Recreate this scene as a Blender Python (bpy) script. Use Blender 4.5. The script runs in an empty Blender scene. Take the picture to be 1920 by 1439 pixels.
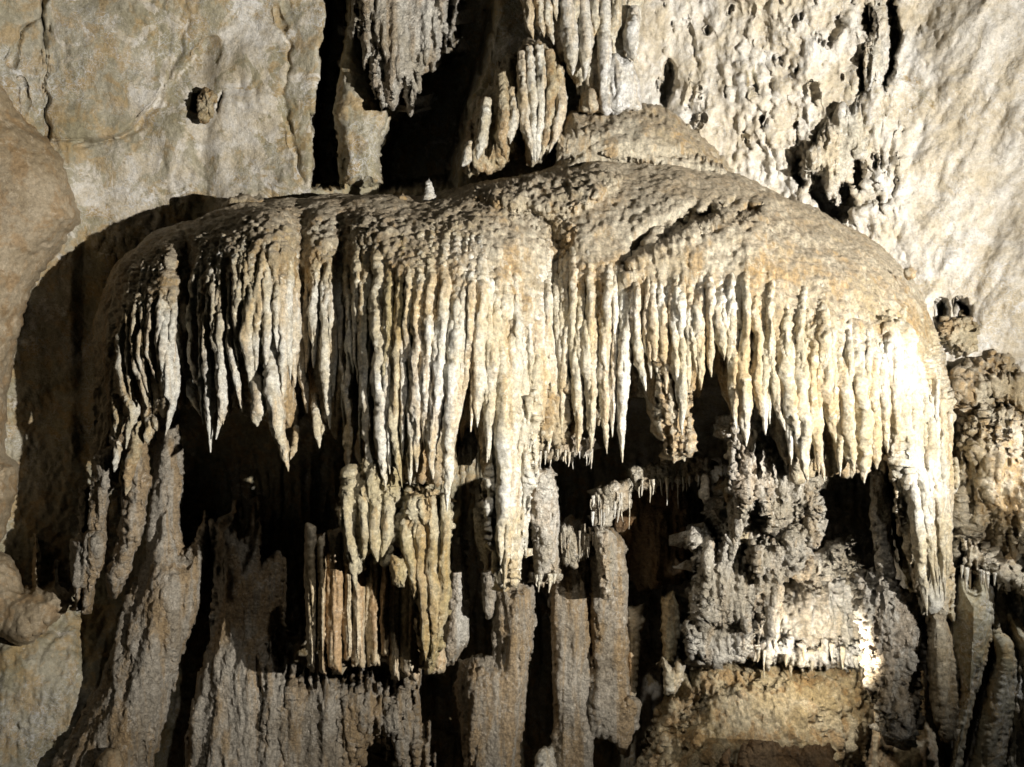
import bpy, math, random
import numpy as np

# ------------------------------------------------------------------ camera, world, lights
scene = bpy.context.scene
COL = scene.collection
CZ = 5.0                                   # height of the camera above the cave floor
LENS = 28.0
K = 36.0 / (LENS * 1920.0)                 # metres across per pixel of the photograph, per metre of depth
cam_d = bpy.data.cameras.new('camera')
cam_d.lens = LENS; cam_d.sensor_width = 36.0
cam_d.clip_start = 0.05; cam_d.clip_end = 200.0
cam = bpy.data.objects.new('camera', cam_d)
cam.location = (0, 0, CZ); cam.rotation_euler = (math.radians(90), 0, 0)
COL.objects.link(cam); scene.camera = cam

world = bpy.data.worlds.new("World"); scene.world = world
world.use_nodes = True
bg = world.node_tree.nodes['Background']
bg.inputs[0].default_value = (0.85, 0.95, 0.75, 1); bg.inputs[1].default_value = 0.005

scene.view_settings.view_transform = 'Standard'
scene.view_settings.look = 'None'
scene.view_settings.gamma = 1.0
scene.view_settings.exposure = 0.0
scene.render.engine = 'CYCLES'
scene.cycles.max_bounces = 4
scene.cycles.diffuse_bounces = 1
scene.cycles.use_denoising = True


def px(x, y, Y):
    """The point at depth Y that the photograph's pixel (x, y) looks at."""
    return ((x - 960.0) * K * Y, Y, CZ + (719.5 - y) * K * Y)


def spot(name, loc, target, power, angle, blend, color, radius):
    d = bpy.data.lights.new(name, 'SPOT')
    d.energy = power; d.spot_size = math.radians(angle); d.spot_blend = blend
    d.color = color; d.shadow_soft_size = radius
    o = bpy.data.objects.new(name, d); COL.objects.link(o)
    o.location = loc
    from mathutils import Vector
    o.rotation_euler = (Vector(target) - Vector(loc)).to_track_quat('-Z', 'Y').to_euler()
    return o


# the show-cave floodlight to the right of the path, and the lamps hidden low among the rocks
spot('floodlight', (7.0, -0.3, CZ - 0.10), px(960, 320, 8.2), 10000, 77, 0.85, (1.0, 0.978, 0.93), 0.06)
spot('high_lamp', (1.6, 2.4, CZ + 5.2), px(960, 1500, 8.8), 760, 56, 0.9, (1.0, 0.95, 0.87), 0.09)
spot('side_lamp', px(2260, 760, 6.9), px(1900, 960, 8.3), 330, 76, 0.9, (0.96, 0.98, 1.0), 0.06)
spot('alcove_lamp', px(1590, 1240, 7.72), px(1530, 1150, 9.0), 74, 165, 0.6, (1.0, 0.93, 0.80), 0.06)

# ------------------------------------------------------------------ noise in numpy
_rs = np.random.RandomState(7)
_P = np.concatenate([_rs.permutation(256)] * 3).astype(np.int32)
_G = _rs.normal(size=(256, 3)).astype(np.float32); _G /= np.linalg.norm(_G, axis=1, keepdims=True)
_J = (0.5 + 0.62 * (_rs.rand(256, 3) - 0.5)).astype(np.float32)


def pn(x, y, z, seed=0):
    x = np.asarray(x, np.float32) + 17.3 * seed; y = np.asarray(y, np.float32) - 9.1 * seed
    z = np.asarray(z, np.float32) + 5.7 * seed
    xi = np.floor(x).astype(np.int32); yi = np.floor(y).astype(np.int32); zi = np.floor(z).astype(np.int32)
    xf = x - xi; yf = y - yi; zf = z - zi
    u = xf * xf * xf * (xf * (xf * 6 - 15) + 10); v = yf * yf * yf * (yf * (yf * 6 - 15) + 10)
    w = zf * zf * zf * (zf * (zf * 6 - 15) + 10)
    out = 0.0
    for a in (0, 1):
        pa = _P[(xi + a) & 255]; wa = u if a else 1 - u
        for b in (0, 1):
            pb = _P[(pa + yi + b) & 255]; wb = wa * (v if b else 1 - v)
            for c in (0, 1):
                g = _G[_P[(pb + zi + c) & 255]]
                out = out + wb * (w if c else 1 - w) * (g[..., 0] * (xf - a) + g[..., 1] * (yf - b) + g[..., 2] * (zf - c))
    return out * 1.5


def fbm(x, y, z, octv=4, seed=0, gain=0.5):
    s = 0.0; a = 1.0; f = 1.0
    for k in range(octv):
        s = s + a * pn(x * f, y * f, z * f, seed + k * 3); a *= gain; f *= 2.03
    return s


def ridged(x, y, z, octv=3, seed=0):
    s = 0.0; a = 1.0; f = 1.0
    for k in range(octv):
        s = s + a * (0.5 - np.abs(pn(x * f, y * f, z * f, seed + k * 5))); a *= 0.5; f *= 2.1
    return s


def worley(x, y, z, seed=0):
    x = np.asarray(x, np.float32) + 3.1 * seed; y = np.asarray(y, np.float32); z = np.asarray(z, np.float32)
    xi = np.floor(x - 0.5).astype(np.int32); yi = np.floor(y - 0.5).astype(np.int32); zi = np.floor(z - 0.5).astype(np.int32)
    best = np.full(x.shape, 9.0, np.float32)
    for a in (0, 1):
        pa = _P[(xi + a) & 255]
        for b in (0, 1):
            pb = _P[(pa + yi + b) & 255]
            for c in (0, 1):
                j = _J[_P[(pb + zi + c) & 255]]
                d = (xi + a + j[..., 0] - x) ** 2 + (yi + b + j[..., 1] - y) ** 2 + (zi + c + j[..., 2] - z) ** 2
                best = np.minimum(best, d)
    return np.sqrt(best)


def smooth(e0, e1, x):
    t = np.clip((x - e0) / (e1 - e0), 0, 1); return t * t * (3 - 2 * t)


# surface relief: each entry (kind, height in metres, size in metres, vertical stretch)
ROUGH = [('n', .05, .5, 1.0, 4), ('n', .016, .09, 1.2, 3)]
CORAL = [('n', .06, .35, 1.0, 3), ('w', .040, .085, 1.25), ('w', .022, .045, 1.1), ('n', .010, .05, 1.0, 2)]
FLUTE = [('n', .05, .13, 9.0, 2), ('n', .02, .045, 6.0, 2), ('n', .010, .06, 1.0, 3)]
DRIP = [('n', .09, .22, 6.0, 2), ('r', .06, .12, 6.0, 2), ('n', .022, .07, 1.5, 3)]
BARK = [('n', .07, .20, 6.0, 3), ('r', .030, .07, 5.0, 2), ('w', .012, .05, 1.6), ('n', .012, .045, 1.0, 2)]
FOLD = [('n', .12, .11, 4.0, 3), ('r', .06, .07, 4.0, 2), ('w', .035, .075, 1.5), ('n', .016, .035, 1.2, 2)]
KNOB = [('n', .10, .17, 3.2, 3), ('r', .09, .09, 3.2, 3), ('w', .045, .065, 1.2), ('w', .024, .035, 1.1), ('n', .010, .03, 1, 2)]
BUMPY = [('n', .12, .5, 1.2, 4), ('n', .05, .11, 3.0, 3), ('w', .016, .09, 1.8), ('w', .012, .05, 1.4), ('n', .016, .05, 1.3, 3)]
SMOOTH = [('n', .05, .6, 1.6, 3), ('n', .006, .06, 1.5, 2)]
SCALLOP = [('n', .05, .6, 1.0, 3), ('w', .045, .13, 1.6), ('w', .022, .065, 1.4), ('n', .010, .05, 1.0, 2)]


def relief_height(V, spec, seed=0):
    h = np.zeros(len(V), np.float32)
    for i, s in enumerate(spec):
        kind, amp, size, st = s[:4]
        x, y, z = V[:, 0] / size, V[:, 1] / size, V[:, 2] / (size * st)
        if kind == 'n':
            h += amp * fbm(x, y, z, s[4], seed + i * 11)
        elif kind == 'r':
            h += amp * (ridged(x, y, z, s[4], seed + i * 11) - 0.35)
        else:
            wx = 0.25 * pn(x * .7, y * .7, z * .7, seed + 40)
            d = worley(x + wx, y, z + wx, seed + i)
            h += amp * (np.sqrt(np.clip(1 - (d / 0.85) ** 2, 0, 1)) - 0.6)
    return h


def normals(V, F):
    n = np.cross(V[F[:, 2]] - V[F[:, 0]], V[F[:, 3]] - V[F[:, 1]])
    out = np.zeros_like(V)
    for c in range(3):
        for k in range(4):
            out[:, c] += np.bincount(F[:, k], n[:, c], len(V))
    return out / np.maximum(np.linalg.norm(out, axis=1, keepdims=True), 1e-9)


# ------------------------------------------------------------------ linking
def tag(o, label=None, cat=None, group=None, kind=None):
    if label: o['label'] = label
    if cat: o['category'] = cat
    if group: o['group'] = group
    if kind: o['kind'] = kind
    return o


def link(name, V, F, mat, parent=None, attr=None):
    me = bpy.data.meshes.new(name)
    V = np.ascontiguousarray(V, np.float32); F = np.ascontiguousarray(F, np.int32)
    if parent is not None:
        V = V - np.array(parent.location, np.float32)
    me.vertices.add(len(V)); me.vertices.foreach_set('co', V.ravel())
    me.loops.add(F.size); me.loops.foreach_set('vertex_index', F.ravel())
    me.polygons.add(len(F)); me.polygons.foreach_set('loop_start', np.arange(0, F.size, 4, dtype=np.int32))
    me.polygons.foreach_set('use_smooth', np.ones(len(F), bool))
    me.update(calc_edges=True)
    if attr is not None:
        a = me.attributes.new('mineral', 'FLOAT', 'POINT'); a.data.foreach_set('value', np.ascontiguousarray(attr, np.float32))
    me.materials.append(mat)
    o = bpy.data.objects.new(name, me); COL.objects.link(o)
    if parent is not None: o.parent = parent
    return o


def root(name, label, cat, loc, group=None):
    o = bpy.data.objects.new(name, None); COL.objects.link(o)
    o.location = loc; o.empty_display_size = 0.2
    return tag(o, label, cat, group)


def curve(pts, soft=10.0):
    xs = np.arange(-700, 2700, 2.0); p = np.array(pts, float)
    ys = np.interp(xs, p[:, 0], p[:, 1])
    k = np.exp(-0.5 * (np.arange(-40, 41) * 2.0 / soft) ** 2); k /= k.sum()
    ys = np.convolve(np.pad(ys, 40, 'edge'), k, 'valid')
    return lambda x: np.interp(x, xs, ys)


def poly_sd(X, Y, poly):
    """Signed distance (inside positive) to a polygon, in pixels."""
    p = np.array(poly, float); q = np.roll(p, -1, 0)
    best = np.full(X.shape, 1e9); ins = np.zeros(X.shape, bool)
    for (ax, ay), (bx, by) in zip(p, q):
        ex, ey = bx - ax, by - ay; L = ex * ex + ey * ey + 1e-9
        t = np.clip(((X - ax) * ex + (Y - ay) * ey) / L, 0, 1)
        best = np.minimum(best, (X - ax - t * ex) ** 2 + (Y - ay - t * ey) ** 2)
        c = ((ay > Y) != (by > Y))
        ins ^= c & (X < (bx - ax) * (Y - ay) / (by - ay + 1e-12) + ax)
    d = np.sqrt(best)
    return np.where(ins, d, -d)


def line_sd(X, Y, pts):
    best = np.full(np.shape(X), 1e9)
    for (ax, ay), (bx, by) in zip(pts[:-1], pts[1:]):
        ex, ey = bx - ax, by - ay; L = ex * ex + ey * ey + 1e-9
        t = np.clip(((X - ax) * ex + (Y - ay) * ey) / L, 0, 1)
        best = np.minimum(best, (X - ax - t * ex) ** 2 + (Y - ay - t * ey) ** 2)
    return np.sqrt(best)


SEED = [100]


def slab(name, poly, Y, T, mat, spec=ROUGH, edge=30, step=2.5, drip=(8, 14, 90), depth=0.7, parent=None,
         slope=(0, 0), extra=None, rough_edge=3):
    """A rock body whose outline is poly: it bulges T metres towards the room from depth Y and reaches depth metres back.
    drip = (height, width, length) of the ragged drip edge in pixels; slope = change of depth per 100 px across and down."""
    SEED[0] += 1; sd_ = SEED[0]
    p = np.array(poly, float); pad = 24 + drip[0]
    x0, y0 = p.min(0) - pad; x1, y1 = p.max(0) + pad
    gx = np.arange(x0, x1, step); gy = np.arange(y0, y1, step)
    X, Yp = np.meshgrid(gx, gy)
    sd = poly_sd(X, Yp, poly)
    if drip[0]: sd = sd + drip[0] * (fbm(X / drip[1], Yp / drip[2], X * 0, 2, sd_) + 0.1)
    if rough_edge: sd = sd + rough_edge * fbm(X / 9.0, Yp / 9.0, X * 0, 2, sd_ + 50)
    inside = sd > 0
    seed = np.zeros_like(inside); seed[np.unravel_index(np.argmax(np.where(poly_sd(X, Yp, poly) > 0, sd, -9)), sd.shape)] = True
    while True:                                                       # keep the one piece of rock, not loose islands of its ragged edge
        g = seed.copy()
        for _ in range(12):
            n = g.copy(); n[1:] |= g[:-1]; n[:-1] |= g[1:]; n[:, 1:] |= g[:, :-1]; n[:, :-1] |= g[:, 1:]; g = n & inside
        if (g == seed).all(): break
        seed = g
    inside = seed
    sd = np.where(inside | (sd <= 0), sd, -2.0)
    cell = inside[:-1, :-1] | inside[1:, :-1] | inside[:-1, 1:] | inside[1:, 1:]
    gyv, gxv = np.gradient(sd, step)
    g2 = np.maximum(gxv ** 2 + gyv ** 2, 0.25)
    m = sd < 0
    shift = np.where(m, np.clip(-sd / g2, 0, 2.0 * step), 0)
    X = X + gxv * shift; Yp = Yp + gyv * shift
    idx = np.arange(X.size).reshape(X.shape)
    F = np.stack([idx[:-1, :-1], idx[1:, :-1], idx[1:, 1:], idx[:-1, 1:]], -1)[cell]
    used = np.unique(F); remap = np.full(X.size, -1, np.int64); remap[used] = np.arange(len(used)); F = remap[F]
    xs = X.ravel()[used]; ys = Yp.ravel()[used]; s = np.maximum(sd.ravel()[used], 0)
    gxs = gxv.ravel()[used]; gys = gyv.ravel()[used]
    t = np.clip(s / edge, 0, 1); h = np.sqrt(1 - (1 - t) ** 2)
    cx, cy = p.mean(0)
    D = (Y(xs, ys) if callable(Y) else Y) + slope[0] * (xs - cx) / 100 + slope[1] * (ys - cy) / 100 - T * h
    if extra is not None: D = D + extra(xs, ys)
    V = np.stack(px(xs, ys, D), -1).astype(np.float32)
    N = normals(V, F)
    if N[:, 1].mean() > 0: F = F[:, ::-1]; N = -N
    hgt = relief_height(V, spec, sd_) * np.clip(0.35 + 0.65 * s / 8.0, 0, 1)
    V = V + N * hgt[:, None]
    # sides: extrude the rim backwards
    e = np.concatenate([F[:, [0, 1]], F[:, [1, 2]], F[:, [2, 3]], F[:, [3, 0]]])
    key = np.minimum(e[:, 0], e[:, 1]) * len(used) + np.maximum(e[:, 0], e[:, 1])
    uq, first, cnt = np.unique(key, return_index=True, return_counts=True)
    be = e[first[cnt == 1]]
    bv = np.unique(be); bm = np.full(len(used), -1); bm[bv] = np.arange(len(bv))
    rings = []; n0 = len(V); Vs = [V]; prev = bv
    for fr, inn in ((0.3, 1.0), (0.65, 5.0), (1.0, 14.0)):
        Db = V[bv, 1] + depth * fr
        R = np.stack(px(xs[bv] + gxs[bv] * inn, ys[bv] + gys[bv] * inn, Db), -1)
        Vs.append(R.astype(np.float32)); ids = n0 + np.arange(len(bv))
        a, b = be[:, 0], be[:, 1]
        pa = prev[bm[a]]; pb = prev[bm[b]]
        rings.append(np.stack([pb, pa, ids[bm[a]], ids[bm[b]]], -1))
        prev = ids; n0 += len(bv)
    return link(name, np.concatenate(Vs), np.concatenate([F] + rings), mat, parent)


def tube(name, P3, R, mat, parent=None, spec=None, sides=14, seg=0.02, flat=1.0, tip=True, lump=0.18, lumplen=0.16):
    """A hanging stalactite, rib or column: a tapering, lumpy tube along the points P3 with radii R."""
    SEED[0] += 1; sd_ = SEED[0]
    P3 = np.array(P3, float); R = np.array(R, float)
    L = np.concatenate([[0], np.cumsum(np.linalg.norm(np.diff(P3, axis=0), axis=1))])
    n = max(8, int(L[-1] / seg)); s = np.linspace(0, L[-1], n)
    C = np.stack([np.interp(s, L, P3[:, k]) for k in range(3)], -1)
    r = np.interp(s, L, R)
    w = max(1, n // (2 * len(P3) + 2)); ker = np.hanning(2 * w + 3)[1:-1]; ker /= ker.sum()
    m = len(ker) // 2
    def sm(a):
        q = np.concatenate([2 * a[:1] - a[m:0:-1], a, 2 * a[-1:] - a[-2:-m - 2:-1]]) if m else a
        return np.convolve(q, ker, 'valid')
    if n > 2 * m + 4:
        C = np.stack([sm(C[:, k]) for k in range(3)], -1)
        r = np.maximum(np.convolve(np.pad(r, m, 'edge'), ker, 'valid'), 0.002)
    wob = np.stack([pn(s / 0.25, s * 0 + sd_, s * 0, 3), pn(s / 0.25, s * 0 + sd_, s * 0, 9), s * 0], -1)
    C = C + wob * (r * 0.5)[:, None]
    r = r * (1 + lump * fbm(s / lumplen, s * 0 + sd_ * 1.7, s * 0, 3, 5))
    end = smooth(0, 1, (L[-1] - s) / np.maximum(3.2 * R[-1] if not tip else 1e-4, 1e-4)) if not tip else np.ones(n)
    r = np.maximum(r * np.maximum(end, 0.03), 0.0015)
    a = np.linspace(0, 2 * math.pi, sides, endpoint=False)
    T = np.gradient(C, axis=0); T /= np.maximum(np.linalg.norm(T, axis=1, keepdims=True), 1e-9)
    ref = np.array([0.0, -1.0, 0.0]); B = ref - T * (T @ ref)[:, None]
    bad = np.linalg.norm(B, axis=1) < 0.25; B[bad] = np.array([0, 0, 1.0]) - T[bad] * T[bad][:, 2:3]
    B /= np.linalg.norm(B, axis=1, keepdims=True); A = np.cross(T, B)
    V = C[:, None, :] + r[:, None, None] * (np.cos(a)[None, :, None] * A[:, None, :] + flat * np.sin(a)[None, :, None] * B[:, None, :])
    V = V.reshape(-1, 3).astype(np.float32)
    i = np.arange(n - 1)[:, None] * sides; j = np.arange(sides)[None, :]; j2 = (j + 1) % sides
    F = np.stack(np.broadcast_arrays(i + j, i + sides + j, i + sides + j2, i + j2), -1).reshape(-1, 4)
    caps = []
    h = sides // 2
    for base, flip in ((0, 0), ((n - 1) * sides, 1)):
        for q in range(h - 1):
            f = [base + q, base + q + 1, base + sides - 2 - q, base + sides - 1 - q]
            caps.append(f[::-1] if flip else f)
    F = np.concatenate([F, np.array(caps)])
    N = normals(V, F)
    c0 = V - np.repeat(C, sides, 0)
    if (N * c0).sum() < 0: F = F[:, ::-1]; N = -N
    if spec:
        hh = relief_height(V, spec, sd_)
        V = V + N * (hh * np.clip(np.repeat(r, sides) / 0.035, 0.1, 1))[:, None]
    return link(name, V, F, mat, parent)


# ------------------------------------------------------------------ stone materials
def stone(name, base, light, stain, dust=None, dust_amt=0.0, stain_amt=0.45, streak=True, vein=0.0, vein_col=(.75, .74, .72),
          bump=0.85, fine=110.0, pebble=0.0, rough=0.62, big=1.1, mineral=None, spec=0.35, fleck=0.45, grain=1.0):
    m = bpy.data.materials.new(name); m.use_nodes = True
    nt = m.node_tree; nd = nt.nodes; lk = nt.links
    bs = nd['Principled BSDF']
    geo = nd.new('ShaderNodeNewGeometry')
    def noise(scale, detail, vec=None, rgh=0.6, dist=0.0):
        n = nd.new('ShaderNodeTexNoise'); n.inputs['Scale'].default_value = scale; n.inputs['Detail'].default_value = detail
        n.inputs['Roughness'].default_value = rgh; n.inputs['Distortion'].default_value = dist
        lk.new(vec or geo.outputs['Position'], n.inputs['Vector']); return n.outputs['Fac']
    def ramp(fac, a, b):
        r = nd.new('ShaderNodeMapRange'); r.inputs['From Min'].default_value = a; r.inputs['From Max'].default_value = b
        r.interpolation_type = 'SMOOTHSTEP'; lk.new(fac, r.inputs['Value']); return r.outputs[0]
    def mix(fac, a, b, mode='MIX'):
        x = nd.new('ShaderNodeMix'); x.data_type = 'RGBA'; x.blend_type = mode
        if isinstance(fac, float): x.inputs[0].default_value = fac
        else: lk.new(fac, x.inputs[0])
        for s, v in ((6, a), (7, b)):
            if isinstance(v, tuple): x.inputs[s].default_value = (*v, 1)
            else: lk.new(v, x.inputs[s])
        return x.outputs[2]
    def math_(op, a, b=None):
        x = nd.new('ShaderNodeMath'); x.operation = op
        for s, v in ((0, a), (1, b)):
            if v is None: continue
            if isinstance(v, (int, float)): x.inputs[s].default_value = v
            else: lk.new(v, x.inputs[s])
        return x.outputs[0]
    mp = nd.new('ShaderNodeMapping'); mp.inputs['Scale'].default_value = (1, 1, 0.12 if streak else 0.8)
    lk.new(geo.outputs['Position'], mp.inputs['Vector'])
    c = mix(ramp(noise(big, 7, None, 0.65, 0.3), 0.38, 0.62), base, light)
    c = mix(math_('MULTIPLY', ramp(noise(4.5, 6, mp.outputs[0], 0.65, 0.4), 0.46, 0.60), stain_amt), c, stain)
    if mineral:
        at = nd.new('ShaderNodeAttribute'); at.attribute_name = 'mineral'
        k = math_('ADD', at.outputs['Fac'], math_('MULTIPLY', math_('SUBTRACT', noise(2.0, 12, None, 0.72, 0.8), 0.5), 4.5))
        c2 = mix(ramp(noise(2.2, 8, None, 0.7, 0.6), 0.38, 0.66), mineral[0], mineral[1])
        c = mix(ramp(k, 0.38, 0.62), c, c2)
    if vein > 0:
        wv = nd.new('ShaderNodeTexNoise'); wv.inputs['Scale'].default_value = 3.5; wv.inputs['Detail'].default_value = 6
        lk.new(geo.outputs['Position'], wv.inputs['Vector'])
        va = nd.new('ShaderNodeVectorMath'); va.operation = 'MULTIPLY_ADD'; va.inputs[1].default_value = (.5, .5, .5)
        lk.new(wv.outputs['Color'], va.inputs[0]); lk.new(geo.outputs['Position'], va.inputs[2])
        net = None
        for sc, wd in ((4.0, .03), (10.0, .05), (21.0, .06)):
            vo = nd.new('ShaderNodeTexVoronoi'); vo.feature = 'DISTANCE_TO_EDGE'; vo.inputs['Scale'].default_value = sc
            lk.new(va.outputs[0], vo.inputs['Vector'])
            ln = ramp(vo.outputs['Distance'], wd, 0.0)
            net = ln if net is None else math_('MAXIMUM', net, math_('MULTIPLY', ln, 0.7))
        c = mix(math_('MULTIPLY', math_('MULTIPLY', net, ramp(noise(1.3, 6, None, 0.7), 0.44, 0.62)), vein), c, vein_col)
    if dust:
        sp = nd.new('ShaderNodeSeparateXYZ'); lk.new(geo.outputs['Normal'], sp.inputs[0])
        k = math_('ADD', sp.outputs['Z'], math_('MULTIPLY', math_('SUBTRACT', noise(6.0, 5), 0.5), 0.9))
        c = mix(math_('MULTIPLY', ramp(k, 0.18, 0.8), dust_amt), c, dust)
    if fleck > 0:
        fl = noise(9.0, 9, None, 0.78, 0.6)
        c = mix(math_('MULTIPLY', ramp(fl, 0.555, 0.60), fleck), c, tuple(min(1, q * 1.25 + .06) for q in light))
        c = mix(math_('MULTIPLY', ramp(fl, 0.45, 0.405), fleck * .8), c, tuple(q * .62 for q in base))
        f2 = noise(31.0, 6, None, 0.75, 0.4)
        c = mix(math_('MULTIPLY', ramp(f2, 0.41, 0.375), fleck), c, tuple(q * .5 for q in base))
    g = noise(26.0, 8, None, 0.75)
    v = nd.new('ShaderNodeMapRange'); v.inputs['From Min'].default_value = 0.38; v.inputs['From Max'].default_value = 0.62
    v.inputs['To Min'].default_value = 1 - .40 * grain; v.inputs['To Max'].default_value = 1 + .28 * grain; lk.new(g, v.inputs['Value'])
    cm = nd.new('ShaderNodeVectorMath'); cm.operation = 'SCALE'; lk.new(c, cm.inputs[0]); lk.new(v.outputs[0], cm.inputs['Scale'])
    lk.new(cm.outputs[0], bs.inputs['Base Color'])
    rg = nd.new('ShaderNodeMapRange'); rg.inputs['To Min'].default_value = rough - 0.14; rg.inputs['To Max'].default_value = rough + 0.16
    lk.new(noise(7.0, 5), rg.inputs['Value']); lk.new(rg.outputs[0], bs.inputs['Roughness'])
    bs.inputs['Specular IOR Level'].default_value = spec
    b1 = nd.new('ShaderNodeBump'); b1.inputs['Strength'].default_value = bump; b1.inputs['Distance'].default_value = 0.05
    hgt = math_('ADD', math_('MULTIPLY', noise(fine * 0.3, 6, None, 0.7), 0.8), math_('MULTIPLY', noise(fine, 4, None, 0.7), 0.5))
    if pebble > 0:
        vo = nd.new('ShaderNodeTexVoronoi'); vo.inputs['Scale'].default_value = 34.0
        lk.new(geo.outputs['Position'], vo.inputs['Vector'])
        hgt = math_('ADD', hgt, math_('MULTIPLY', math_('SUBTRACT', 0.6, vo.outputs['Distance']), pebble))
    lk.new(hgt, b1.inputs['Height']); lk.new(b1.outputs[0], bs.inputs['Normal'])
    return m


M_FLOW = stone('cream_flowstone', (.50, .39, .23), (.68, .60, .45), (.46, .28, .10), dust=(.50, .41, .29), dust_amt=.75, stain_amt=.7, rough=.5, spec=.5)
M_RIB = stone('pale_calcite', (.60, .51, .34), (.77, .73, .63), (.54, .34, .12), dust=(.44, .34, .20), dust_amt=.5, stain_amt=.5, bump=.7, rough=.46, spec=.5)
M_YEL = stone('yellow_flowstone', (.48, .38, .19), (.66, .58, .40), (.46, .27, .08), stain_amt=.55, rough=.48, spec=.5)
M_PIPE = stone('smooth_drapery', (.44, .34, .20), (.58, .50, .37), (.36, .19, .07), stain_amt=.6, bump=.25)
M_WALL = stone('limestone_wall', fleck=.4, base=(.33, .285, .175), light=(.46, .41, .30), stain=(.50, .31, .11), streak=False, stain_amt=.5, vein=.75,
               bump=.6, fine=45, grain=.5, mineral=((.56, .47, .33), (.76, .71, .63)))
M_OUT = stone('brown_limestone', (.33, .25, .15), (.46, .37, .25), (.34, .20, .08), streak=False, stain_amt=.55, bump=.5, fine=50, grain=.6)
M_GREY = stone('grey_coral', (.45, .39, .29), (.68, .63, .54), (.42, .27, .12), stain_amt=.45, bump=.9, pebble=.5, fine=110)
M_BARK = stone('lumpy_dripstone', (.35, .29, .21), (.53, .47, .38), (.42, .26, .10), stain_amt=.6, bump=.9, pebble=.35)
M_OCHRE = stone('ochre_flowstone', (.48, .37, .20), (.66, .57, .40), (.40, .22, .07), stain_amt=.6, streak=False, bump=.8, pebble=.3, rough=.5, spec=.45)
M_WHITE = stone('white_calcite', (.60, .54, .42), (.78, .75, .70), (.56, .40, .20), stain_amt=.4, bump=.7)
M_DARK = stone('dark_brown_stone', (.16, .10, .05), (.22, .15, .08), (.20, .10, .03), stain_amt=.5, bump=.8, pebble=.3)

# ------------------------------------------------------------------ the cave: walls and floor
HOLES = [  # dark openings in the wall: outline, depth, softness
    ([(612, -500), (668, -500), (656, 60), (642, 150), (632, 260), (642, 350), (586, 350), (586, 250), (600, 120), (612, 40)], 2.6, 10),
    ([(846, -500), (960, -500), (925, 60), (880, 200), (850, 350), (715, 360), (708, 290), (740, 220), (790, 130), (846, 90)], 2.2, 20),
    ([(1236, 195), (1244, 150), (1252, 105), (1266, 120), (1268, 160), (1252, 200)], .5, 7),
    ([(1490, 345), (1486, 300), (1500, 262), (1500, 320), (1512, 350)], .35, 8),
    ([(1518, 365), (1530, 320), (1545, 345), (1566, 380), (1578, 330), (1590, 350), (1606, 390), (1580, 420), (1545, 405)], .7, 7),
    ([(1600, 345), (1602, 272), (1614, 290), (1622, 330), (1612, 360)], .5, 7),
    ([(1632, 318), (1634, 285), (1646, 300), (1642, 322)], .4, 6),
    ([(1616, 0), (1636, 10), (1645, 50), (1630, 70), (1616, 45)], .6, 8),
    ([(1655, -40), (1672, -40), (1692, 70), (1678, 130), (1665, 165), (1648, 165), (1662, 110), (1668, 60)], .6, 8),
    ([(1610, 130), (1622, 110), (1632, 140), (1630, 175), (1614, 170)], .5, 7),
    ([(362, 180), (372, 175), (380, 205), (370, 216), (360, 205)], .3, 6),
    ([(397, 185), (402, 185), (400, 212), (394, 208)], .2, 5), ([(412, 180), (418, 176), (410, 212), (404, 208)], .2, 5),
    ([(1430, 205), (1437, 230), (1430, 250), (1424, 225)], .25, 6), ([(1395, 245), (1402, 260), (1405, 280), (1392, 272)], .2, 6),
    ([(76, -40), (88, -40), (86, 30), (90, 60), (84, 66), (74, 30)], .3, 7),
    ([(1760, 570), (1768, 560), (1778, 590), (1775, 610), (1762, 600)], .4, 6), ([(1795, 565), (1805, 560), (1822, 575), (1822, 600), (1798, 598)], .4, 6),
    ([(1795, 1090), (1820, 1080), (1835, 1100), (1825, 1130), (1815, 1145), (1800, 1120)], .6, 9),
]
wall_left = curve([(-700, 7.8), (-100, 9.2), (150, 9.75), (400, 10.0), (600, 10.0), (700, 10.2), (900, 10.3), (1100, 10.0), (1300, 9.7),
                   (1500, 9.3), (1700, 8.95), (1900, 8.5), (2300, 7.6), (2700, 6.5)], 50)


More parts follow.
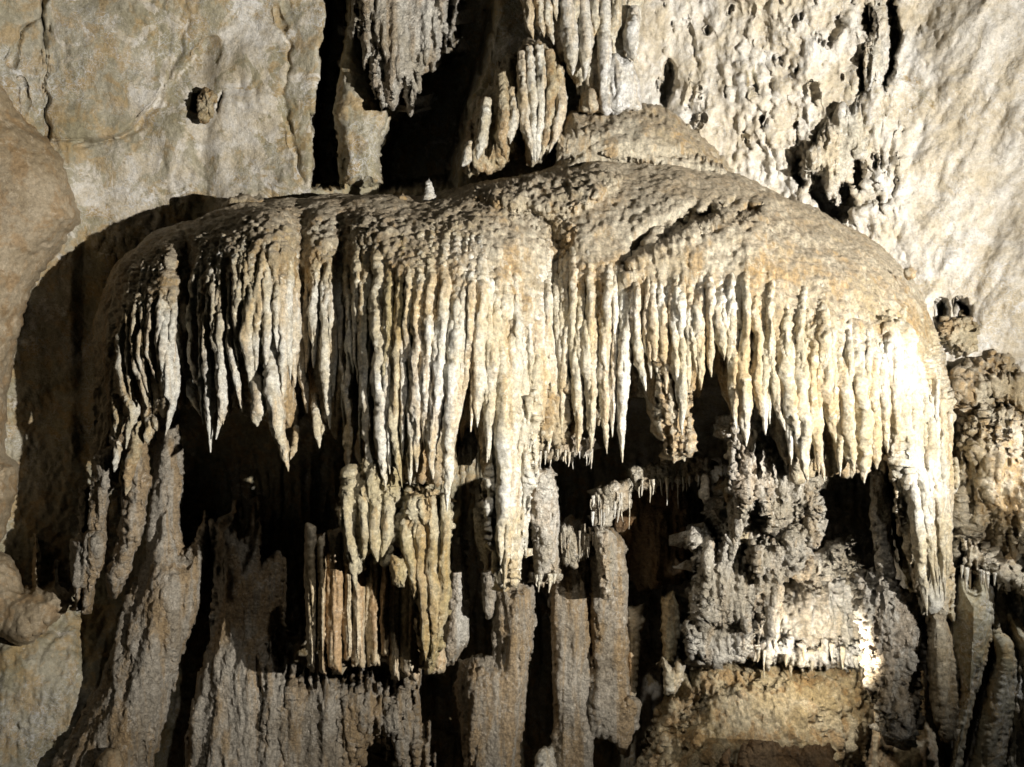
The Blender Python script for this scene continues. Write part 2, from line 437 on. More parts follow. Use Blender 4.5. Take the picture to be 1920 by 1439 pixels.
def wall_depth(x, y, fine=True):
    d = wall_left(x) + 0 * y
    d = d - 0.0006 * np.clip(300 - y, -300, 1200) * smooth(900, 300, x)            # the left wall leans in
    d = d - 0.0010 * np.clip(260 - y, 0, 1200) * smooth(1000, 1700, x)
    low = smooth(700, 880, y)
    d = d + low * (0.55 * smooth(280, 420, x) * smooth(1780, 1640, x) + 0.5 * smooth(980, 1080, x) * smooth(1700, 1600, x))
    d = d - smooth(1000, 1350, y) * 0.7 * smooth(420, 250, x)                        # the foot of the left wall comes forward
    crk = [[(20, 120), (40, 60), (76, 30), (88, 90), (84, 200), (92, 262)], [(92, 262), (130, 262), (170, 262)], [(350, 40), (330, 110), (300, 190), (250, 245), (190, 268), (140, 275)],
           [(520, 20), (545, 90), (530, 180), (548, 260), (570, 340)], [(40, 150), (50, 190), (46, 240)], [(1290, 30), (1310, 120), (1296, 210), (1320, 300)],
           [(1430, 90), (1450, 170), (1436, 240), (1450, 300)]]
    for i, c in enumerate(crk):
        d = d + (.07 if i else .12) * np.exp(-(line_sd(x + 9 * pn(x / 25, y / 25, 0 * x, 51), y, c) / (3.5 + 3 * pn(x / 30, y / 30, 0 * x, 52))) ** 2)
    d = d + .035 * np.clip(fbm(x / 26, y / 40, x * 0, 5, 53, .62), -.2, 1) * smooth(-.25, .4, pn(x / 110, y / 110, x * 0, 54)) * smooth(640, 500, x)
    d = d + .40 * np.exp(-((x - 110) / 140) ** 2 - ((y - 660) / 260) ** 2)  # hollow added to the left wall so the canopy's shadow falls wider
    d = d + .13 * smooth(800, 950, y) * smooth(330, 500, x) * fbm(x / 17 + .6 * pn(x / 60, y / 120, 0 * x, 58), y / 300, x * 0, 3, 57)
    # a bedding step that runs down across the left wall
    ln = np.interp(x, [140, 230, 270, 310, 350, 390], [272, 250, 215, 165, 120, 70])
    d = d + 0.13 * smooth(-5, 5, y - ln + 6 * pn(x / 12, y / 12, x * 0, 55)) * smooth(130, 160, x) * smooth(420, 380, x)
    return d


def build_wall():
    def axis(a, b, lo, hi, st):
        out = list(np.arange(a, b, st)); s = st; v = b
        while v < hi: s *= 1.12; v += s; out.append(v)
        s = st; v = a; pre = []
        while v > lo: s *= 1.12; v -= s; pre.append(v)
        return np.array(pre[::-1] + out)
    gx = axis(-30, 1950, -650, 2600, 3.0); gy = axis(-30, 1470, -560, 1950, 3.0)
    X, Y = np.meshgrid(gx, gy); xs = X.ravel(); ys = Y.ravel()
    D = wall_depth(xs, ys)
    # large undulation and the dripping, pocketed rock of the right wall
    rgt = smooth(1190, 1260, xs) * smooth(1760, 1640, xs) * smooth(520, 380, ys)
    D = D + 0.16 * fbm(xs / 260, ys / 260, xs * 0, 3, 2)
    D = D + rgt * (0.10 * fbm(xs / 70, ys / 150, xs * 0, 5, 5) - 0.05 * (ridged(xs / 32, ys / 90, xs * 0, 4, 8) - .3))
    D = D + np.clip(rgt, 0, 1) * .15 * smooth(.46, .62, pn(xs / 22, ys / 60, xs * 0, 12) + .3 * pn(xs / 7, ys / 14, xs * 0, 13) + .25 * pn(xs / 160, ys / 160, xs * 0, 14))
    D = D + smooth(1600, 1750, xs) * 0.10 * fbm((xs + ys * .6) / 120, (ys - xs * .6) / 300, xs * 0, 4, 15)
    for i, (pl, dp, sf) in enumerate(HOLES):
        p = np.array(pl); lo = p.min(0) - 40; hi = p.max(0) + 40
        k = (xs > lo[0]) & (xs < hi[0]) & (ys > lo[1]) & (ys < hi[1])
        s = poly_sd(xs[k], ys[k], pl) + 7 * fbm(xs[k] / 9, ys[k] / 40, xs[k] * 0, 2, 20 + i)
        D[k] = D[k] + dp * smooth(-sf * .4, sf, s)
    V = np.stack(px(xs, ys, D), -1).astype(np.float32)
    ny, nx = X.shape
    idx = np.arange(nx * ny).reshape(ny, nx)
    F = np.stack([idx[:-1, :-1], idx[1:, :-1], idx[1:, 1:], idx[:-1, 1:]], -1).reshape(-1, 4)
    N = normals(V, F)
    if N[:, 1].mean() > 0: F = F[:, ::-1]; N = -N
    h = relief_height(V, [('n', .05, .9, 1.0, 3), ('n', .006, .10, 1.0, 3)], 3)
    h2 = relief_height(V, [('n', .05, .16, 1.6, 3), ('r', .045, .11, 2.0, 3), ('n', .02, .05, 1.2, 2)], 5)
    lowrough = smooth(740, 900, ys)
    V = V + N * (h + h2 * np.clip(rgt * (.25 + .9 * smooth(-.15, .35, pn(xs / 170, ys / 170, xs * 0, 33))) + .18 + .1 * smooth(1150, 1300, xs) + .5 * lowrough, 0, 1.1))[:, None]
    mineral = .95 * smooth(1120, 1240, xs) + .62 * np.exp(-((xs - 440) / 120) ** 2 - ((ys - 200) / 190) ** 2) \
        + .55 * np.exp(-((xs - 250) / 170) ** 2 - ((ys - 345) / 80) ** 2) - .25 * smooth(600, 1000, ys) + .16
    o = link('cave_wall', V, F, M_WALL, attr=mineral)
    tag(o, 'mottled limestone cave wall behind the flowstone formations', 'cave wall', kind='structure')


build_wall()

fx, fy = np.meshgrid(np.linspace(-14, 14, 160), np.linspace(-4, 13, 120))
fz = -3.2 + 0.3 * fbm(fx / 2, fy / 2, fx * 0, 4, 4) + 0.04 * np.clip(fy, 0, 12)
FV = np.stack([fx, fy, fz], -1).reshape(-1, 3)
fi = np.arange(160 * 120).reshape(120, 160)
FF = np.stack([fi[:-1, :-1], fi[:-1, 1:], fi[1:, 1:], fi[1:, :-1]], -1).reshape(-1, 4)
tag(link('cave_floor', FV, FF, M_OUT), 'uneven brown rock floor of the cave', 'cave floor', kind='structure')

# ------------------------------------------------------------------ the great flowstone canopy
ytop = curve([(150, 640), (186, 575), (206, 512), (240, 470), (290, 440), (340, 424), (410, 396), (500, 378), (600, 368), (700, 365), (800, 372), (860, 356),
              (920, 340), (1000, 324), (1060, 312), (1120, 300), (1200, 298), (1280, 305), (1350, 320), (1420, 345), (1490, 375),
              (1550, 405), (1600, 430), (1650, 465), (1700, 510), (1735, 565), (1765, 650), (1785, 740), (1800, 800)], 9)
Yfront = curve([(150, 9.6), (180, 9.15), (215, 8.75), (240, 8.4), (300, 8.1), (328, 8.06), (350, 8.55), (378, 7.98), (440, 7.74), (515, 7.62), (540, 7.7), (562, 8.3), (588, 8.0),
                (625, 7.95), (642, 8.08), (672, 7.72), (720, 7.5), (800, 7.3), (880, 7.25), (960, 7.4), (1035, 7.75), (1100, 7.6), (1180, 7.55), (1300, 7.3), (1450, 7.1),
                (1600, 7.1), (1690, 7.3), (1740, 7.65), (1780, 8.2), (1810, 8.9)], 7)
Ysil = curve([(150, 9.8), (400, 9.5), (700, 9.4), (1000, 9.4), (1300, 9.2), (1600, 8.9), (1750, 8.8), (1810, 9.0)], 40)
Hcurve = curve([(150, 150), (250, 130), (350, 130), (500, 110), (620, 160), (800, 200), (1000, 260), (1200, 300), (1400, 270), (1600, 240), (1700, 200),
                (1800, 150)], 30)
ybot = curve([(150, 880), (185, 870), (230, 800), (300, 775), (345, 755), (400, 800), (470, 745), (520, 800), (570, 785), (640, 820), (700, 900),
              (840, 900), (880, 775), (930, 980), (985, 985), (1010, 850), (1060, 830), (1110, 800), (1170, 770), (1200, 720), (1235, 820), (1295, 790),
              (1335, 665), (1380, 790), (1440, 800), (1500, 892), (1545, 880), (1600, 884), (1680, 872), (1700, 940), (1800, 980)], 7)
LIP = [(1165, 500), (1195, 470), (1250, 440), (1300, 412), (1345, 396), (1420, 398)]


def canopy_feat(x, y):
    f = np.zeros(np.shape(x))
    dl = line_sd(x, y, LIP)
    lipy = np.interp(x, [p[0] for p in LIP], [p[1] for p in LIP])
    inx = smooth(1150, 1180, x) * smooth(1440, 1410, x)
    f = f - 0.09 * smooth(-10, 34, y - lipy + 10 * pn(x / 25, y / 25, 0 * x)) * smooth(260, 20, y - lipy) * inx        # the lower sheet stands proud of the upper one
    f = f + 0.40 * np.exp(-((lipy - 6 - y) / 15) ** 2) * inx * np.clip(.35 + 1.5 * pn(x / 26, y / 26, 0 * x, 61), 0, 1)                          # and leaves a rubble-filled slot behind its rim
    f = f + 0.20 * np.exp(-(line_sd(x, y, [(985, 395), (1020, 420), (1050, 470), (1035, 520)]) / 17) ** 2)
    # upper tier that ends in a short fringe
    ty = np.interp(x, [890, 960, 1020, 1080, 1130, 1200], [375, 398, 403, 396, 370, 330])
    ty = ty + 14 * pn(x / 14, x * 0, x * 0, 4)
    f = f - 0.10 * smooth(6, -9, y - ty) * smooth(890, 930, x) * smooth(1190, 1110, x)
    return f


def canopy(x, y):
    t = np.clip((y - ytop(x)) / Hcurve(x), 0, 1)
    yf = Yfront(x); c = 1 - np.sqrt(np.maximum(1 - (1 - t) ** 2, 0))
    return yf + (Ysil(x) - yf) * c + canopy_feat(x, y)


CAN = root('flowstone_canopy', 'huge cream flowstone canopy with a domed top and a fringe of fluted stalactites', 'flowstone', px(1000, 330, 9.2))


def build_dome():
    xs = np.arange(176, 1797, 2.4)
    rows = []
    yt, Hc, yb = ytop(xs), Hcurve(xs), ybot(xs) + 20 * fbm(xs / 11, xs * 0, xs * 0, 2, 71)
    for k in range(5):                                                # the roof runs back into the wall
        rows.append((yt + 10 - 2 * k, Ysil(xs) + 1.0 - 0.22 * k))
    for th in np.linspace(0.0, math.pi / 2, 110):
        y = yt + Hc * (1 - math.cos(th)); y = np.minimum(y, yb)
        rows.append((y, canopy(xs, y)))
    for q in np.linspace(0, 1, 190)[1:]:
        y = np.minimum(yt + Hc, yb) + q * np.maximum(yb - yt - Hc, 0)
        rows.append((y, canopy(xs, y) + 0.05 * smooth(0, .3, q) + .25 * q ** 3))
    for k in range(1, 8):                                             # underside
        rows.append((yb - 6 * k, canopy(xs, yb) + 0.3 + 0.16 * k))
    Yp = np.array([r[0] for r in rows]); D = np.array([r[1] for r in rows])
    X = np.broadcast_to(xs, Yp.shape)
    # flutes between the ribs
    fl = smooth(0.55, 1.1, (Yp - yt) / Hc)
    warp = X + 10 * fbm(X / 60, Yp / 160, X * 0, 2, 31)
    D = D + fl * (0.08 * fbm(warp / 13, Yp / 260, X * 0, 2, 32))
    V = np.stack(px(X.ravel(), Yp.ravel(), D.ravel()), -1).astype(np.float32)
    ny, nx = Yp.shape
    idx = np.arange(nx * ny).reshape(ny, nx)
    F = np.stack([idx[:-1, :-1], idx[1:, :-1], idx[1:, 1:], idx[:-1, 1:]], -1).reshape(-1, 4)
    N = normals(V, F)
    if N[len(N) // 2, 1] > 0: F = F[:, ::-1]; N = -N
    x, y = X.ravel(), Yp.ravel()
    shoulder = np.clip(smooth(0.0, 0.35, ((Yp - yt) / Hc).ravel()), 0, 1) * smooth(1.9, 1.2, ((Yp - yt) / Hc).ravel())
    left = smooth(1120, 900, x)
    h = relief_height(V, [('n', .05, .55, 1.0, 4), ('n', .014, .07, 1.0, 3), ('r', .020, .11, .4, 3)], 60)
    h2 = relief_height(V, [('w', .052, .15, 1.7), ('w', .030, .075, 1.4), ('n', .03, .06, 1.6, 3)], 62)
    rub = np.clip(np.exp(-(line_sd(x, y, [(p[0] + 10, p[1] + 14) for p in LIP]) / 26) ** 2)
                  + np.exp(-(line_sd(x, y, [(900, 365), (1000, 405), (1045, 470)]) / 22) ** 2), 0, 1)
    h3 = relief_height(V, [('w', .07, .075, 1.0), ('w', .05, .045, 1.0)], 64)
    V = V + N * (h + h2 * (0.12 + 0.88 * shoulder * (0.45 + .55 * left)) + h3 * rub)[:, None]
    return link('dome', V, F, M_FLOW, CAN)


build_dome()

# every rib: path down the photograph, half width in pixels
RIBS = [
    ([(262, 520), (250, 560), (232, 633), (229, 692), (238, 738), (252, 773), (240, 815), (236, 842)], 9),
    ([(262, 530), (248, 590), (243, 650), (241, 707)], 6),
    ([(278, 500), (266, 555), (254, 618), (257, 672), (268, 723), (277, 764)], 7),
    ([(285, 505), (274, 600), (264, 660), (270, 700), (279, 742)], 6),
    ([(294, 510), (286, 590), (282, 633), (283, 672), (294, 719)], 7),
    ([(308, 512), (304, 590), (300, 640), (298, 690)], 8),
    ([(324, 540), (320, 633), (315, 711), (323, 758), (310, 818)], 9),
    ([(335, 560), (336, 640), (330, 720), (326, 770)], 8),
    ([(362, 560), (352, 622), (351, 692), (364, 750), (379, 783)], 8),
    ([(388, 470), (370, 540), (364, 650), (374, 710), (378, 748)], 11),
    ([(405, 455), (395, 540), (387, 641), (393, 731), (394, 790), (395, 849)], 11),
    ([(424, 450), (414, 560), (409, 633), (420, 704), (419, 762), (405, 824)], 11),
    ([(441, 455), (431, 590), (432, 650), (443, 711), (455, 774)], 8),
    ([(462, 450), (448, 590), (448, 640), (452, 670)], 7),
    ([(482, 440), (474, 570), (467, 633), (473, 672), (467, 728)], 12),
    ([(508, 430), (492, 520), (484, 620), (480, 695)], 13),
    ([(486, 690), (483, 750), (482, 800)], 10), ([(512, 640), (508, 720), (514, 795)], 9),
    ([(528, 500), (518, 580), (521, 660)], 6),
    ([(520, 620), (508, 680), (514, 745), (525, 810), (532, 845), (541, 884)], 12),
    ([(556, 800), (553, 838), (544, 862)], 5),
    ([(545, 500), (541, 560), (541, 614), (545, 712)], 7),
    ([(572, 455), (562, 560), (567, 650), (568, 712), (576, 775)], 10),
    ([(585, 460), (576, 560), (578, 640), (574, 700)], 8),
    ([(596, 450), (593, 560), (590, 640), (588, 690)], 8),
    ([(592, 740), (596, 790), (599, 841)], 8), ([(608, 790), (604, 815)], 4),
    ([(628, 440), (618, 520), (613, 620), (611, 690), (614, 758), (619, 806)], 11),
    ([(640, 440), (640, 560), (645, 680), (655, 750), (660, 810)], 11),
    ([(650, 470), (661, 600), (664, 660), (663, 702)], 8),
    ([(645, 640), (650, 720), (662, 790), (652, 860), (655, 900)], 9),
    ([(672, 430), (672, 520), (668, 620), (672, 720)], 8),
    ([(692, 440), (685, 560), (687, 680), (690, 813), (697, 880), (692, 920)], 13),
    ([(716, 440), (710, 560), (711, 647), (715, 747), (718, 847), (724, 920)], 13),
    ([(733, 470), (729, 600), (728, 700), (727, 785)], 8),
    ([(757, 430), (752, 540), (748, 647), (745, 730), (735, 800), (747, 863), (754, 915)], 12),
    ([(772, 450), (766, 560), (765, 650), (765, 738)], 8),
    ([(775, 640), (772, 760), (770, 850), (769, 910)], 7),
    ([(794, 430), (788, 540), (782, 660), (780, 750), (783, 815), (781, 885)], 13),
    ([(812, 430), (806, 560), (800, 700), (796, 790), (790, 830)], 9),
    ([(838, 430), (832, 560), (826, 663), (820, 780), (810, 862)], 13),
    ([(822, 620), (818, 740), (808, 840), (812, 900)], 9),
    ([(860, 430), (856, 560), (852, 660), (846, 760), (842, 860), (838, 960)], 12),
    ([(876, 450), (868, 580), (864, 680), (858, 770), (852, 830)], 10),
    ([(886, 440), (884, 560), (878, 660), (870, 740), (864, 780)], 9),
    ([(906, 450), (902, 560), (899, 660), (896, 740), (895, 802)], 12),
    ([(934, 500), (930, 600), (924, 700), (917, 790), (913, 868)], 11),
    ([(950, 480), (945, 600), (940, 720), (944, 840), (946, 930), (940, 1010), (938, 1060)], 15),
    ([(968, 480), (966, 600), (962, 720), (958, 850), (956, 960), (950, 1040), (944, 1102)], 17),
    ([(988, 500), (984, 640), (978, 760), (972, 880), (966, 980), (958, 1060)], 13),
    ([(1012, 500), (1008, 640), (1002, 760), (996, 840), (990, 910)], 14),
    ([(1026, 520), (1022, 640), (1014, 740), (1010, 800), (1006, 842)], 11),
    ([(1044, 560), (1038, 680), (1034, 760), (1028, 850)], 10),
    ([(1064, 480), (1062, 620), (1058, 720), (1050, 800)], 10),
    ([(1082, 500), (1078, 600), (1082, 720), (1086, 800), (1084, 850)], 11),
    ([(1098, 520), (1096, 620), (1104, 720), (1106, 790)], 8),
    ([(1112, 520), (1110, 640), (1108, 760), (1108, 846)], 9),
    ([(1136, 500), (1132, 600), (1130, 700), (1134, 780), (1138, 852)], 12),
    ([(1168, 500), (1170, 600), (1168, 700), (1166, 800), (1167, 868)], 11),
    ([(1150, 510), (1152, 620), (1150, 740), (1148, 820)], 8),
    ([(1192, 500), (1190, 590), (1196, 660), (1206, 705), (1211, 734)], 12),
    ([(1222, 500), (1222, 580), (1226, 640), (1232, 700)], 9),
    ([(1240, 500), (1242, 600), (1246, 680), (1250, 740)], 10),
    ([(1258, 500), (1262, 600), (1268, 690), (1272, 760)], 10),
    ([(1276, 510), (1278, 600), (1280, 670)], 9),
    ([(1294, 510), (1292, 600), (1302, 660), (1309, 707)], 9),
    ([(1312, 510), (1312, 600), (1313, 680), (1314, 732)], 8),
    ([(1328, 520), (1330, 600), (1332, 660), (1334, 708)], 8),
    ([(1348, 520), (1348, 600), (1358, 678)], 10),
    ([(1374, 560), (1372, 660), (1376, 740), (1380, 808)], 11),
    ([(1398, 560), (1396, 660), (1394, 740), (1399, 838)], 12),
    ([(1424, 580), (1420, 660), (1424, 740), (1438, 805)], 12),
    ([(1446, 570), (1446, 680), (1456, 760), (1472, 808)], 10),
    ([(1466, 570), (1468, 680), (1480, 770), (1502, 850)], 12),
    ([(1490, 570), (1494, 680), (1502, 790), (1514, 907)], 13),
    ([(1514, 570), (1516, 680), (1524, 780), (1535, 850), (1545, 902)], 12),
    ([(1532, 530), (1542, 640), (1552, 760), (1570, 842)], 10),
    ([(1550, 560), (1560, 660), (1566, 760), (1574, 830)], 9),
    ([(1574, 620), (1578, 720), (1586, 800), (1600, 886)], 16),
    ([(1592, 600), (1602, 700), (1612, 780), (1618, 850), (1620, 906)], 15),
    ([(1628, 620), (1632, 720), (1636, 800), (1644, 880)], 13),
    ([(1648, 600), (1650, 700), (1656, 790), (1664, 850)], 12),
    ([(1666, 600), (1672, 700), (1676, 800), (1682, 850)], 10),
    ([(1686, 580), (1692, 700), (1692, 820), (1700, 900)], 11),
]
rng = random.Random(11)


def rib(path, w, mat=None, name='stalactite', parent=None, surf=canopy, sink=1.75, flat=1.6, sides=20):
    p = np.array(path, float)
    L = np.concatenate([[0], np.cumsum(np.hypot(*np.diff(p, axis=0).T))])
    s = np.linspace(0, L[-1], 26); x = np.interp(s, L, p[:, 0]); y = np.interp(s, L, p[:, 1]); q = s / L[-1]
    y_in = np.minimum(y, ybot(x) - 4) if surf is canopy else y
    D0 = surf(x, y_in)
    # below the shoulder a stalactite hangs plumb: its depth no longer follows the curtain behind it
    D = D0.copy()
    for i in range(1, len(D)):
        D[i] = min(D0[i], D[i - 1] + 0.004) if q[i] > 0.3 else D0[i]
    W = w * K * D * (0.85 + 0.15 * smooth(0, .4, q)) * (1.0 + 0.06 * np.sin(q * 7 + path[0][0]))
    W = W * np.clip((1 - q) / 0.30, 0, 1) ** 0.75 + 0.003
    D = D - 0.05 * smooth(0, .3, q) + (sink * W + (.035 if surf is canopy else 0)) * (1 - smooth(0, .5, q)) - 0.04 * smooth(.1, .6, q)
    P3 = np.stack(px(x, y, D), -1)
    return tube(name, P3, W, mat or M_RIB, parent or CAN, spec=[('n', .020, .04, 8.0, 3), ('r', .026, .045, 10.0, 3), ('n', .010, .035, 1.5, 3), ('n', .006, .016, 1.0, 1)], sides=sides, seg=.013,
                flat=flat, lump=.035, lumplen=.05)


for path, w in RIBS:
    rib(path, w * rng.uniform(.68, 1.15), M_YEL if 640 < path[0][0] < 770 and rng.random() < .35 else M_RIB)

for k in range(86):                                                   # thin ribs that die out on the curtain between the hanging ones
    x = 245 + (1690 - 245) * (k + rng.random()) / 86
    y0 = float(ytop(x) + Hcurve(x) * rng.uniform(.45, .85)); y1 = float(ybot(x) - rng.uniform(-20, 150))
    if y1 < y0 + 90: y1 = y0 + 120
    sw = rng.uniform(-7, 7); w = rng.uniform(4.5, 8.5)
    rib([(x, y0), (x + sw * .5, y0 * .7 + y1 * .3), (x + sw + rng.uniform(-4, 4), y0 * .3 + y1 * .7), (x + sw * .7, y1)], w, M_RIB, 'rib', CAN, sink=1.8, sides=14)

# right hand curtain, the knob of coral and the broad sheets
slab('curtain', [(1640, 600), (1700, 556), (1738, 600), (1768, 660), (1784, 750), (1788, 900), (1782, 1000), (1790, 1100), (1790, 1165), (1768, 1160),
                 (1732, 1150), (1706, 1080), (1688, 1000), (1676, 930), (1660, 850), (1648, 760)], lambda x, y: (7.58 + .0042 * np.clip(x - 1700, -100, 100)) * smooth(640, 800, y) + (canopy(x, np.minimum(y, 800)) + .22) * (1 - smooth(640, 800, y)), .38, M_RIB,
     [('n', .10, .15, 10, 2), ('r', .06, .09, 8, 2), ('n', .02, .06, 1.4, 3)], edge=60, drip=(9, 12, 140), depth=1.0, parent=CAN)
for k in range(12):
    t = k / 11.0
    x0 = 1694 + 82 * t + rng.uniform(-3, 3); y0 = 680 + 60 * t + rng.uniform(-20, 60); y1 = rng.uniform(900, 1160)
    rib([(x0, y0), (x0 + 2, y0 + 150), (1716 + 68 * t + rng.uniform(-4, 4), (y0 + y1) / 2 + 60), (1738 + 46 * t, y1)], rng.uniform(5, 9), M_RIB, 'rib', CAN,
        surf=lambda x, y: 7.55 + .0042 * np.clip(x - 1700, -100, 100) - .33 * np.sqrt(np.clip(1 - ((x - 1742) / 60.0) ** 2, 0, 1)), sink=1.2, sides=14)
slab('drape', [(896, 740), (1016, 740), (1010, 860), (996, 950), (984, 1040), (966, 1092), (946, 1104), (930, 1090), (920, 1000), (908, 880)], 7.46, .14, M_RIB, FOLD, edge=36, drip=(10, 9, 80),
     depth=.3, step=2, parent=CAN)
slab('coral_knob', [(1240, 640), (1284, 640), (1296, 670), (1298, 720), (1290, 790), (1296, 850), (1276, 840), (1262, 860), (1248, 835), (1234, 790), (1240, 700)], 7.5, .2, M_FLOW,
     KNOB, edge=26, drip=(10, 8, 50), rough_edge=7, depth=.4, parent=CAN)
slab('coral_knob', [(1018, 720), (1040, 690), (1072, 720), (1078, 800), (1050, 842), (1018, 835), (1006, 800)], 7.75, .12, M_FLOW, KNOB, edge=20, rough_edge=6, drip=(12, 7, 50), depth=.3, parent=CAN)

slab('tier', [(900, 352), (960, 333), (1060, 318), (1140, 316), (1165, 336), (1120, 372), (1060, 400), (1000, 404), (950, 394), (910, 374)], lambda x, y: canopy(x, y) + .02, .13, M_FLOW,
     [('n', .05, .10, 3.5, 3), ('w', .03, .07, 1.6), ('n', .014, .03, 1.2, 2)], edge=16, drip=(6, 8, 40), depth=.3, step=2, parent=CAN)
nod = []
for line, n, sp in (([(985, 395), (1020, 415), (1050, 450), (1045, 490)], 34, 17), (LIP, 54, 13), ([(880, 362), (930, 372), (1000, 408)], 12, 8)):
    for k in range(n):
        t = rng.random() * (len(line) - 1); a = int(t); t -= a
        x = line[a][0] * (1 - t) + line[a + 1][0] * t + rng.gauss(0, sp); y = line[a][1] * (1 - t) + line[a + 1][1] * t + rng.gauss(0, sp) + (6 if line is LIP else 0)
        D = float(canopy(np.array([x]), np.array([y]))[0]); r = rng.uniform(.018, .05)
        tube('nodule', [px(x, y + 3, D + r), px(x + rng.uniform(-3, 3), y, D), px(x + rng.uniform(-4, 4), y - 6, D - r)], [r * .7, r, r * .5], M_FLOW, CAN,
             spec=[('n', .03, .035, 1, 3), ('w', .02, .03, 1.0)], sides=12, seg=.01, tip=False)

# ------------------------------------------------------------------ formations below the canopy
def thing(name, label, cat, poly, Y, T, mat, spec=ROUGH, group=None, **kw):
    return tag(slab(name, poly, Y, T, mat, spec, **kw), label, cat, group)


def straws(parent, spots, Y, mat, wmin=2.0, wmax=4.0, name='soda_straw'):
    """Thin straws hanging from (x, y) with length l (pixels)."""
    for x, y, l in spots:
        w = wmin + (wmax - wmin) * rng.random() ** 2; Yj = Y + rng.uniform(-.22, .12); l = l * (0.35 + 0.9 * rng.random()); x = x + rng.uniform(-7, 7)
        P3 = [px(x, y - 10, Yj), px(x + rng.uniform(-1.5, 1.5), y + l * .5, Yj), px(x + rng.uniform(-2, 2), y + l, Yj)]
        r = w * .5 * K * Yj
        tube(name, P3, [r * rng.uniform(1.3, 2.4), r, r * .35], mat, parent, sides=7, seg=.02, lump=.35, lumplen=.03)


# -- the hanging column under the canopy's middle
COLM = root('stalactite_column', 'yellow two-lobed dripstone column hanging from the middle of the canopy above smooth draperies', 'dripstone column', px(745, 920, 7.5))
slab('lobe', [(655, 885), (690, 860), (735, 880), (752, 915), (742, 980), (735, 1020), (722, 1052), (704, 1058), (692, 1030), (680, 1062), (668, 1082), (655, 1050),
              (643, 990), (638, 930)], 7.72, .32, M_YEL, FOLD, edge=52, drip=(9, 9, 80), depth=.2, step=1.8, parent=COLM)
slab('lobe', [(752, 935), (790, 905), (836, 930), (843, 970), (838, 1060), (833, 1120), (824, 1180), (818, 1240), (805, 1262), (795, 1240), (788, 1170), (776, 1080),
              (765, 1040), (742, 1020), (745, 970)], 7.70, .32, M_YEL, FOLD, edge=48, drip=(8, 9, 90), depth=.2, step=2.0, parent=COLM)
slab('knob', [(735, 1040), (760, 1052), (764, 1080), (758, 1102), (738, 1100), (730, 1075)], 7.35, .12, M_YEL, ROUGH, edge=14, drip=(3, 8, 20), depth=.2, step=1.6, parent=COLM)
for path, w in [([(655, 900), (650, 950), (655, 1000), (664, 1060), (667, 1105)], 10), ([(676, 910), (682, 960), (686, 1010), (682, 1050)], 10),
                ([(704, 910), (702, 960), (706, 1010), (708, 1054)], 12), ([(728, 910), (730, 960), (726, 1010), (716, 1045)], 11),
                ([(765, 950), (762, 990), (768, 1040), (778, 1100), (776, 1125)], 11), ([(786, 930), (790, 990), (788, 1060), (798, 1160), (798, 1240)], 12),
                ([(808, 930), (812, 1000), (812, 1080), (814, 1160), (812, 1245)], 13), ([(832, 930), (836, 1000), (834, 1080), (828, 1160), (818, 1220)], 11)]:
    rib(path, w * .8, M_YEL, 'rib', COLM, surf=lambda x, y: 7.46 + 0 * x, sink=.8)

# -- smooth organ-pipe draperies
PIPES = root('organ_pipe_drapery', 'row of smooth straight tan draperies with flat cut ends under the yellow column', 'drapery', px(670, 1040, 8.0))
for x0, x1, y0, y1, yl in [(572, 598, 985, 1254, 8), (594, 612, 1000, 1262, 4), (610, 645, 990, 1258, 8), (640, 664, 1040, 1240, -6), (658, 682, 1030, 1254, -4),
                           (678, 718, 1030, 1254, -8), (712, 730, 1040, 1228, 4), (725, 752, 1030, 1264, 12), (748, 792, 1060, 1266, 10), (800, 838, 1215, 1266, -4)]:
    w = x1 - x0
    slab('fold', [(x0 + w * rng.uniform(0, .2), y0 + rng.uniform(-10, 20)), (x1 - w * rng.uniform(0, .25), y0), (x1 + rng.uniform(-2, 2), (y0 + y1) / 2), (x1 - w * rng.uniform(.05, .3), y1 + yl),
                  (x0 + w * .5, y1 + yl * .4 + rng.uniform(-4, 4)), (x0 + w * rng.uniform(.1, .4), y1 - rng.uniform(2, 14)), (x0 + rng.uniform(-2, 2), (y0 + y1) / 2)], 7.9 + rng.uniform(-.06, .08), .17, M_PIPE,
         [('n', .030, .10, 10, 2), ('r', .014, .05, 12, 2), ('n', .008, .04, 1.5, 3)], edge=max(8, w * .65), drip=(4, 9, 90), depth=.25, step=1.6, parent=PIPES, rough_edge=1.5)
slab('back_sheet', [(620, 1060), (800, 980), (800, 1180), (770, 1250), (700, 1236), (620, 1240), (640, 1180)], 8.35, .1, M_PIPE, SMOOTH, edge=20, drip=(4, 10, 60), depth=.5, parent=PIPES)

# -- left hand side
LP = root('hanging_pillar', 'pale grey pillar of hanging dripstone at the far left end of the canopy', 'dripstone', px(190, 870, 8.7))
slab('upper_pillar', [(178, 850), (215, 830), (226, 870), (222, 905), (205, 925), (196, 985), (200, 1010), (190, 1030), (168, 1020), (166, 995), (172, 930), (172, 890)], 8.8, .28, M_BARK, BARK,
     edge=26, drip=(3, 8, 60), depth=.5, step=2, parent=LP)
slab('lower_pillar', [(150, 1002), (172, 992), (194, 1000), (198, 1030), (194, 1060), (178, 1102), (168, 1148), (155, 1150), (154, 1106), (144, 1145), (139, 1110), (133, 1084), (133, 1040), (136, 1015)], 8.75,
     .26, M_BARK, BARK, edge=24, drip=(3, 8, 60), depth=.4, step=2, parent=LP)
slab('spur', [(150, 915), (166, 912), (167, 960), (164, 990), (150, 1002), (148, 960)], 8.85, .1, M_BARK, BARK, edge=10, drip=(2, 8, 40), depth=.3, step=1.8, parent=LP)
